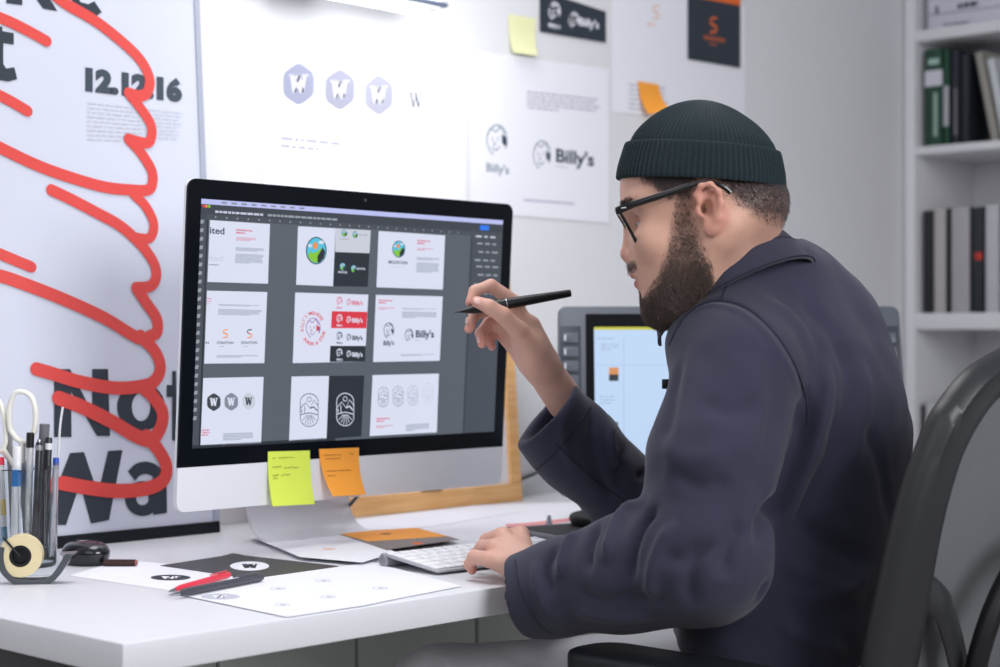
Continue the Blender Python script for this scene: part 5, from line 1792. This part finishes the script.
# ---- jacket
neckcap = (P(716, 180, 2.10), P(748, 312, 2.155))
uax = unit(elL - shL)
cutL_p, cutL_n = P(516, 598, 2.085), unit(camvec(-.80, .42) + Zv * -.30)
cutR_p, cutR_n = P(546, 414, 2.375), unit(camvec(-.72, -.10) + Zv * .66)
def plane(X, Y, Z, p, n):
    return (X - p[0]) * n[0] + (Y - p[1]) * n[1] + (Z - p[2]) * n[2]

def jacket_sdf(X, Y, Z):
    d = s_ell(X, Y, Z, P(788, 445, 2.195), (.150, .190, .190), BA)
    d = smin(d, s_ell(X, Y, Z, P(782, 345, 2.185), (.105, .185, .085), BA), .06)
    d = smin(d, s_ell(X, Y, Z, P(782, 600, 2.15), (.125, .165, .24), BA), .06)
    d = smin(d, s_cap(X, Y, Z, P(762, 292, 2.16), P(805, 318, 2.20), .058, .075), .05)
    d = smin(d, s_cap(X, Y, Z, P(735, 300, 2.13), P(775, 290, 2.18), .070, .070), .03)
    d = smin(d, s_cap(X, Y, Z, P(772, 287, 2.13), P(798, 286, 2.20), .044, .044), .03)
    d = smin(d, s_cap(X, Y, Z, P(700, 345, 2.06), P(735, 330, 2.06), .040, .05), .04)
    # near arm
    a = s_cap(X, Y, Z, P(738, 368, 2.02), P(714, 455, 1.985), .072, .075)
    a = smin(a, s_cap(X, Y, Z, P(714, 455, 1.985), P(704, 552, 1.965), .073, .068), .02)
    d = smin(d, a, .035)
    # far arm
    c = s_cap(X, Y, Z, P(828, 378, 2.34), P(700, 520, 2.46), .075, .068)
    c = smin(c, s_cap(X, Y, Z, P(700, 522, 2.46), P(640, 508, 2.47), .065, .062), .03)
    c = smin(c, s_cap(X, Y, Z, P(640, 508, 2.47), P(575, 446, 2.405), .060, .056), .03)
    c = smin(c, s_cap(X, Y, Z, P(575, 446, 2.405), P(535, 403, 2.36), .0575, .060), .03)
    c = smax(c, plane(X, Y, Z, cutR_p, cutR_n), .004)
    c = smax(c, -s_cap(X, Y, Z, P(592, 462, 2.42), P(520, 388, 2.34), .036, .048), .006)
    d = smin(d, c, .02)
    # near forearm
    e = s_cap(X, Y, Z, P(704, 562, 1.965), P(630, 572, 2.02), .067, .064)
    e = smin(e, s_cap(X, Y, Z, P(630, 572, 2.02), P(560, 588, 2.07), .066, .0545), .03)
    e = smin(e, s_cap(X, Y, Z, P(560, 588, 2.07), P(500, 600, 2.105), .0545, .050), .02)
    e = smax(e, plane(X, Y, Z, cutL_p, cutL_n), .008)
    e = smax(e, -s_cap(X, Y, Z, P(580, 586, 2.05), P(490, 598, 2.10), .034, .0405), .006)
    # keep the sleeve above the desk where it lies on it
    d = smin(d, e, .05)
    # neck opening
    d = smax(d, -s_cap(X, Y, Z, neckcap[0], neckcap[1], .072, .044), .010)
    return d
jv, jq = sdf_mesh(jacket_sdf, (1.28, .80, .56), (2.25, 1.85, 1.16), .0042)
jv = relax(jv, jq, 3); jn = normals(jv, jq)

def caster(V_, Q_):
    return BVHTree.FromPolygons([tuple(v) for v in V_], [tuple(map(int, q)) for q in Q_])
bv = caster(jv, jq)
def hit(bv_, px, py):
    r_ = ray(px, py)
    loc, nor, i, dist = bv_.ray_cast(Vector(CAM), Vector(unit(r_)))
    return (np.array(loc), np.array(nor)) if loc is not None else (None, None)

def hitpath(bv_, pts, n=8):
    out = []
    for p in catmull([np.array(q, float) for q in pts], n):
        l, _ = hit(bv_, p[0], p[1])
        if l is not None and (not out or np.linalg.norm(l - out[-1]) < .05):
            out.append(l)
    return out

def crease(V_, N_, path, width, amp, taper=True):
    if len(path) < 2:
        return V_
    A = np.array(path[:-1]); B = np.array(path[1:])
    lo, hi = np.minimum(A, B).min(0) - 3 * width, np.maximum(A, B).max(0) + 3 * width
    ix = np.where(((V_ > lo) & (V_ < hi)).all(1))[0]
    if not len(ix):
        return V_
    v = V_[ix]
    best = np.full(len(ix), 1e9); tt = np.zeros(len(ix))
    for k in range(len(A)):
        ab = B[k] - A[k]
        t = np.clip(((v - A[k]) @ ab) / (ab @ ab + 1e-12), 0, 1)
        d = np.linalg.norm(v - A[k] - t[:, None] * ab, axis=1)
        m_ = d < best
        best[m_] = d[m_]; tt[m_] = (k + t[m_]) / len(A)
    w = np.exp(-(best / width) ** 2)
    if taper:
        w = w * np.clip(np.minimum(tt, 1 - tt) * 5, 0, 1)
    V2 = V_.copy()
    V2[ix] += N_[ix] * (w * amp)[:, None]
    return V2

folds = [  # (path in the photograph, width, amplitude)
    ([(806, 385), (804, 430), (792, 470), (772, 510), (752, 545)], .012, -.013),
    ([(822, 350), (826, 390), (818, 430), (800, 480), (780, 530)], .010, .008),
    ([(842, 340), (850, 380), (846, 420), (830, 470)], .012, -.006),
    ([(838, 400), (832, 450), (806, 500), (790, 540)], .008, -.006),
    ([(858, 350), (866, 395), (858, 440), (842, 480)], .012, .004),
    ([(800, 520), (830, 545), (870, 560)], .012, -.006),
    ([(780, 560), (820, 580), (865, 600)], .012, .005),
    ([(760, 590), (800, 600), (850, 630)], .010, -.006),
    ([(840, 250), (850, 300), (880, 340)], .02, -.003),
    ([(680, 360), (672, 400), (662, 450)], .012, -.004),
    ([(700, 330), (690, 380), (680, 440), (672, 500)], .014, .003),
    ([(765, 330), (775, 380), (770, 440), (755, 500)], .012, -.004),
    # near elbow and forearm
    ([(640, 470), (655, 500), (680, 520)], .008, -.007),
    ([(646, 500), (625, 512), (612, 535), (606, 565)], .007, .007),
    ([(660, 505), (642, 525), (632, 555), (630, 590)], .007, -.007),
    ([(676, 520), (660, 545), (652, 575), (652, 610)], .008, .006),
    ([(600, 520), (590, 545), (588, 575)], .006, -.006),
    ([(580, 530), (566, 550), (560, 580)], .006, .006),
    ([(556, 545), (548, 570), (552, 600)], .006, -.005),
    ([(700, 540), (690, 570), (690, 610)], .010, -.005),
    ([(535, 560), (538, 590), (550, 620)], .005, .004),
    ([(575, 590), (600, 600), (640, 596), (680, 606)], .008, -.004),
    ([(570, 610), (610, 618), (660, 616)], .008, .004),
    ([(660, 560), (690, 556), (720, 540)], .009, -.005),
    ([(668, 470), (700, 486), (735, 482)], .010, -.004),
    ([(655, 440), (690, 458), (730, 452)], .012, .003),
    ([(700, 400), (730, 412), (765, 402)], .012, -.003),
    ([(745, 520), (730, 545), (722, 580)], .010, -.007),
    ([(860, 420), (880, 460), (890, 520)], .012, -.004),
    ([(800, 300), (830, 330), (850, 370)], .014, -.004),
    ([(770, 300), (800, 330), (815, 370)], .012, .004),
    ([(800, 600), (840, 590), (875, 570)], .010, .005),
    ([(775, 620), (810, 640), (850, 655)], .010, .005),
    # far sleeve
    ([(600, 398), (592, 430), (598, 470), (618, 505)], .010, -.005),
    ([(615, 410), (610, 440), (618, 470)], .007, .006),
    ([(632, 440), (618, 462), (622, 490)], .009, -.004),
    ([(572, 400), (562, 430), (572, 470)], .007, .003),
]
for pth, w_, a_ in folds:
    jv = crease(jv, jn, hitpath(bv, pth), w_, a_ * 1.5)
# small irregular waviness of the cloth
def wav(v):
    return (np.sin(v[:, 0] * 61 + 2.1 * np.sin(v[:, 2] * 37)) * np.sin(v[:, 1] * 53 + 1.7 * np.sin(v[:, 0] * 41)) * np.sin(v[:, 2] * 47 + 1.3))
jv = jv + jn * (wav(jv) * .0016)[:, None]
jv = relax(jv, jq, 1); jn = normals(jv, jq); bv = caster(jv, jq)

seam_paths = [
    [(669, 345), (684, 318), (705, 303), (726, 301), (750, 310), (775, 333), (795, 365), (806, 400), (808, 425)],
    [(722, 299), (726, 288), (731, 278)],
    [(800, 430), (792, 470), (775, 510)],
]
for pth in seam_paths[:1]:
    jv = crease(jv, jn, hitpath(bv, pth, 10), .004, -.003)
    jv = crease(jv, jn, hitpath(bv, [(x - 5, y + 5) for x, y in pth], 10), .004, .0022)
bv = caster(jv, jq)
jm = MB(); jm.add(jv, jq, M_jac, True)
jac = jm.build('jacket', man)
for pth in seam_paths[:2] + [[(590, 407), (578, 425), (556, 452), (536, 470)], [(556, 444), (590, 476), (620, 498), (640, 515)], [(515, 560), (521, 590), (538, 622), (552, 634)]]:
    hp_ = hitpath(bv, pth, 12)
    if len(hp_) > 2:
        sm = MB(); sm.tube(hp_, .0010, M_jacd, 6); sm.build('seam', jac)

# collar: a stand with a turned-down fall, swept around the neck
Cc = P(729, 290, 2.135)
cF = bodyf * .082 - Zv * .046
cL = bodyL * .080
cUp = unit(Zv * .90 + bodyf * .42)
V, F = [], []
prof = [(-.004, -.012), (-.006, .012), (-.005, .030), (-.001, .036), (.006, .034), (.011, .022), (.016, .002), (.021, -.014), (.0235, -.020), (.0205, -.021), (.015, -.008), (.008, .012), (.002, .016), (-.001, -.012)]
nn_ = 60
for i in range(nn_):
    a = math.radians(20 + 282 * i / (nn_ - 1))
    c = Cc + cF * math.cos(a) + cL * math.sin(a)
    rad = unit(cF * math.cos(a) / .09 + cL * math.sin(a) / .08)
    c = c - cF * math.cos(a) * (.10 if math.cos(a) > 0 else .07)
    hs = 1.0 + .12 * math.cos(a)
    for o_, u_ in prof:
        V.append(c + rad * o_ + cUp * u_ * hs)
k = len(prof)
for i in range(nn_ - 1):
    for l in range(k):
        F.append((i * k + l, i * k + (l + 1) % k, (i + 1) * k + (l + 1) % k, (i + 1) * k + l))
F.append(tuple(range(k - 1, -1, -1))); F.append(tuple((nn_ - 1) * k + l for l in range(k)))
cm = MB(); cm.add(V, F, M_jac, True); col_ = cm.build('collar', jac)
for (o_, u_) in ((.0245, -.0185), (.0118, .018)):
    cm = MB(); cm.tube([Cc + cF * math.cos(a) * (.90 if math.cos(a) > 0 else .93) + cL * math.sin(a) + unit(cF * math.cos(a) / .09 + cL * math.sin(a) / .08) * o_ + cUp * u_ * (1 + .12 * math.cos(a)) for a in [math.radians(50 + 240 * i / 60) for i in range(61)]], .0011, M_jacd, 6); cm.build('collar_seam', jac)
zp_ = MB(); zc = P(666, 384, 2.10); zp_.obox(zc, Rv, Fv, Zv, (.010, .004, .012), M_black, .001); zp_.build('zip_pull', jac)

# ---- trousers and shoes
hipL, knL, anL = P(780, 760, 2.10), P(442, 703, 2.25), P(440, 1010, 2.28)
hipR, knR, anR = P(800, 760, 2.28), P(500, 742, 2.52), P(500, 980, 2.50)
anL[2] = .10; anR[2] = .10; hipL[2] = .60; hipR[2] = .58
def trouser_sdf(X, Y, Z):
    d = s_ell(X, Y, Z, (hipL + hipR) / 2 + np.array([.0, -.01, .02]), (.13, .18, .115), BA)
    for h_, k_, a_ in ((hipL, knL, anL), (hipR, knR, anR)):
        l = s_cap(X, Y, Z, h_, k_, .088, .074)
        l = smin(l, s_cap(X, Y, Z, k_, a_, .072, .055), .02)
        d = smin(d, l, .04)
    return smax(d, -(Z - .085), .01)
pv, pq = sdf_mesh(trouser_sdf, (1.30, .90, .03), (2.15, 2.0, .80), .0085)
pn_ = normals(pv, pq)
bvp = caster(pv, pq)
for pth, w_, a_ in (([(430, 655), (446, 664), (450, 690)], .006, .004), ([(424, 655), (436, 668), (440, 690)], .006, -.005), ([(500, 645), (520, 660), (560, 670)], .01, -.004)):
    pv = crease(pv, pn_, hitpath(bvp, pth), w_, a_)
tm = MB(); tm.add(pv, pq, M_trs, True); tm.build('trousers', man)
for a_ in (anL, anR):
    q = MB(); dirf = unit(camvec(-.8, .6))
    c = np.array([a_[0], a_[1], .0]) + dirf * .05
    q.sphere(c + Zv * .045, 1.0, M_black, .135, .047, .042, 24, (dirf, np.cross(Zv, dirf), Zv)); q.build('shoe', man)

# ---- beanie
hfp, hrp = hl(617, 177), hl(785.5, 185)
hc0 = (hfp + hrp) / 2
bx_ = unit(hfp - hrp); by_ = np.array([0, 1.0, 0]); bz_ = np.cross(bx_, by_)
a0 = np.linalg.norm(hfp - hrp) / 2
tab_z = [-.003, -.0035, .0, .012, .026, .037, .0405, .040, .037, .040, .050, .062, .074, .084, .091, .0955, .0975, .0975]
tab_a = [-.008, -.002, .0, -.0012, -.0045, -.0075, -.0095, -.0125, -.013, -.0135, -.018, -.027, -.040, -.055, -.069, -.083, -.095, -.1045]
V, F = [], []
nth, nrib = 720, 90
for j, (z, da) in enumerate(zip(tab_z, tab_a)):
    pass
zz = catmull([np.array([z, da]) for z, da in zip(tab_z, tab_a)], 4)
for j, (z, da) in enumerate(zz):
    A_ = a0 + da
    B_ = max(A_ * .835, .0004); A_ = max(A_, .0004)
    amp = .0011 * min(1, A_ / .05) * (0 if j < 2 else 1)
    for i in range(nth):
        t = 2 * math.pi * i / nth
        w = 1 + amp * math.cos(nrib * t) / A_ + (.006 * math.sin(3 * t + z * 40) if z > .05 else 0)
        dz = .003 * math.cos(t) * (z / .1) * min(1, A_ / .05)
        p = hc0 + bx_ * A_ * w * math.cos(t) + by_ * B_ * w * math.sin(t) + bz_ * (z + dz)
        V.append(p)
for j in range(len(zz) - 1):
    for i in range(nth):
        F.append((j * nth + i, j * nth + (i + 1) % nth, (j + 1) * nth + (i + 1) % nth, (j + 1) * nth + i))
bm_ = MB(); bm_.add(h2w(np.array(V)), F, M_knit, True)
bm_.build('beanie', man)

# ---- strands of hair
def strands(name, V_, N_, W_, count, length, rad, mt, dirfn, seed, parent=man, jitter=.35, lift=.3):
    g = np.random.default_rng(seed)
    p = W_ / W_.sum()
    ix = g.choice(len(V_), count, p=p)
    vs, fs = [], []
    for i in ix:
        b0 = V_[i] + g.normal(0, .0008, 3)
        n = N_[i]
        d = dirfn(V_[i]) + g.normal(0, jitter, 3)
        d = d - n * (d @ n); d = unit(d)
        L = length(V_[i]) * g.uniform(.6, 1.25)
        s_ = np.cross(d, n)
        p0 = b0 - n * .0005
        p1 = b0 + d * L * .5 + n * L * lift
        p2 = b0 + d * L + n * L * lift * 1.1
        k0 = len(vs)
        for q, r_ in ((p0, rad), (p1, rad * .8)):
            vs += [q - s_ * r_, q + s_ * r_, q + n * r_ * 1.2]
        vs.append(p2)
        fs += [(k0, k0 + 3, k0 + 4, k0 + 1), (k0 + 1, k0 + 4, k0 + 5, k0 + 2), (k0 + 2, k0 + 5, k0 + 3, k0),
               (k0 + 3, k0 + 6, k0 + 4), (k0 + 4, k0 + 6, k0 + 5), (k0 + 5, k0 + 6, k0 + 3)]
    q = MB(); q.add(h2w(np.array(vs)), fs, mt, False)
    return q.build(name, parent)
wb = beard_w(hv)
wb2 = wb * (wb > .12) * (hv[:, 1] > -.09)
chinness = lambda v: float(np.clip((-.06 - v[2]) / .07, 0, 1))
strands('beard', hv, hn, wb2 * (.35 + .9 * np.clip((-.03 - hv[:, 2]) / .08, 0, 1)), 22000, lambda v: .0045 + .0095 * chinness(v), .00022, M_hair, lambda v: np.array([-.15 + .25 * chinness(v), 0, -1.0]), 3)
whr = hair_w(hv)
strands('hair', hv, hn, whr * (whr > .1) * (.35 + sstep(-.03, .03, hv[:, 2])), 15000, lambda v: .004 + .003 * float(np.clip(v[2] / .03, 0, 1)), .00022, M_hairf, lambda v: np.array([-.5, 0, -1.0]), 5, lift=.25)
eb = np.exp(-((hv[:, 2] - (brow[2] + .0015 - .05 * (np.abs(hv[:, 1]) - .028))) / .0042) ** 2) * (np.abs(hv[:, 1]) > .012) * (np.abs(hv[:, 1]) < .05) * (hv[:, 0] > .06)
strands('eyebrows', hv, hn, eb * (eb > .2), 1000, lambda v: .007, .00026, M_hairf, lambda v: np.array([-.3, np.sign(v[1]) * 1.0, .2]), 6, jitter=.2, lift=.15)

# ---- eyes
for sg in (1, -1):
    c = np.array([eyeC[0] - .004, eyeC[1] * sg, eyeC[2]])
    q = MB(); q.sphere(h2w(c), .0118, M_eye, axes=(hF, hL, hU)); ey = q.build('eye', man)
    g_ = unit(hF * .96 - hU * .12 - hL * .12)
    q = MB(); q.sphere(h2w(c) + g_ * .0088, .0046, M_iris, .9, 1, 1, 20, (g_, unit(np.cross(hU, g_)), unit(np.cross(g_, np.cross(hU, g_))))); q.build('iris', ey)
    for zt_, rr in ((.0050, .0034), (-.0068, .0026)):
        q = MB(); q.tube([h2w(c + np.array([.0118 * math.cos(a) * math.cos(zt_ * 60) + .0, .0135 * math.sin(a), zt_ * (1 - .45 * abs(math.sin(a)) ** 2)])) for a in [math.radians(-80 + 16 * i) for i in range(11)]], rr, M_skin2 if 'M_skin2' in globals() else mat('eyelid_skin', (180, 132, 112), .5), 8); q.build('eyelid', man)

# ---- glasses
M_gl = mat('glasses_black', (16, 17, 20), .18, coat=.4)
gl = MB()
hinge = np.array([.104, .067, .006])
def gp(y, z):       # the front is slightly bowed and tilted
    z = z - .0025
    return np.array([.1105 - .0065 * (abs(y) / .067) ** 2 + (z - .009) * .40, y, z])
for sg in (1, -1):
    out = [(.009, .006), (.014, .0115), (.036, .0125), (.058, .0115), (.067, .008), (.0655, -.010), (.058, -.029), (.044, -.036), (.027, -.035), (.014, -.026), (.009, -.010)]
    ins = [(.0125, .004), (.0165, .0075), (.036, .0085), (.055, .0078), (.0615, .004), (.0605, -.010), (.0545, -.0255), (.043, -.0315), (.0285, -.0305), (.0175, -.0235), (.0125, -.009)]
    co, ci = catmull([np.array(p) for p in out], 4, True), catmull([np.array(p) for p in ins], 4, True)
    V, F = [], []
    for a_, b_ in zip(co, ci):
        A1, B1 = gp(a_[0] * sg, a_[1]), gp(b_[0] * sg, b_[1])
        for o_ in (.002, -.002):
            V.append(A1 + np.array([o_, 0, 0])); V.append(B1 + np.array([o_, 0, 0]))
    n = len(co)
    for i in range(n):
        j = (i + 1) % n
        a_, b_ = i * 4, j * 4
        F += [(a_, a_ + 1, b_ + 1, b_), (a_ + 2, b_ + 2, b_ + 3, a_ + 3), (a_, b_, b_ + 2, a_ + 2), (a_ + 1, a_ + 3, b_ + 3, b_ + 1)]
    gl.add(h2w(np.array(V)), F, M_gl, False)
gl.tube([h2w(gp(.011, .004)), h2w(gp(.004, .007)), h2w(gp(-.004, .007)), h2w(gp(-.011, .004))], .0022, M_gl, 8)
gf = gl.build('glasses_frame', man)
for sg in (1, -1):
    q = MB()
    ci = catmull([np.array(p) for p in ins], 4, True)
    V = [h2w(gp(p[0] * sg, p[1])) for p in ci] + [h2w(gp(p[0] * sg, p[1]) - np.array([.001, 0, 0])) for p in ci]
    n = len(ci)
    q.add(V, [tuple(range(n)), tuple(range(2 * n - 1, n - 1, -1))] + [(i, n + i, n + (i + 1) % n, (i + 1) % n) for i in range(n)], mat('lens_glass', (250, 252, 255), .02, trans=1.0, ior=1.12, vary=0), False)
    q.build('lens', gf)
    q = MB()
    tp_ = [hinge * [1, sg, 1], np.array([.085, sg * .0725, .0095]), np.array([.045, sg * .0785, .0145]), np.array([.010, sg * .082, .0195]), np.array([-.008, sg * .083, .0195]), np.array([-.022, sg * .081, .012]), np.array([-.030, sg * .078, .003])]
    q.tube([h2w(p) for p in catmull(tp_, 6)], [.0047] * 6 + [.0042] * 6 + [.0036] * 6 + [.0025] * 10 + [.003] * 9, M_gl, 10, flat=(hL, .55))
    q.obox(h2w(np.array([.103, sg * .0665, .006])), hF, hL, hU, (.007, .004, .009), M_gl, .001)
    q.build('temple', gf)
    if sg == 1:
        q = MB(); q.obox(h2w(np.array([.096, .0735, .0075])), hF, hL, hU, (.006, .0006, .0016), M_metal, .0002); q.build('temple_rivet', gf)

# ---- stylus in the right hand
sa, sb = P(454.5, 312.5, 2.304), P(571, 293, 2.330)
sty = thing('stylus', 'slim black digital pen held in the raised hand', 'stylus', (sa + sb) / 2)
d_ = unit(sb - sa); L_ = np.linalg.norm(sb - sa)
M_sty = mat('stylus_black', (20, 21, 24), .35)
q = MB(); q.lathe(sa, d_, [(.0004, 0), (.0012, .006), (.0058, .024), (.0068, .034), (.0068, .034)], M_sty, 24); q.build('tip_cone', sty)
q = MB(); q.lathe(sa, d_, [(.0068, .0342), (.0075, .052), (.0076, .072), (.0070, .10), (.0052, L_ - .004), (.0048, L_ - .0005), (0, L_)], M_sty, 24); q.build('barrel', sty)
q = MB(); q.lathe(sa + d_ * .0705, d_, [(.0072, 0), (.0078, 0), (.0078, .0012), (.0072, .0012)], mat('stylus_ring', (170, 172, 178), .25, metal=.8), 24); q.build('ring', sty)
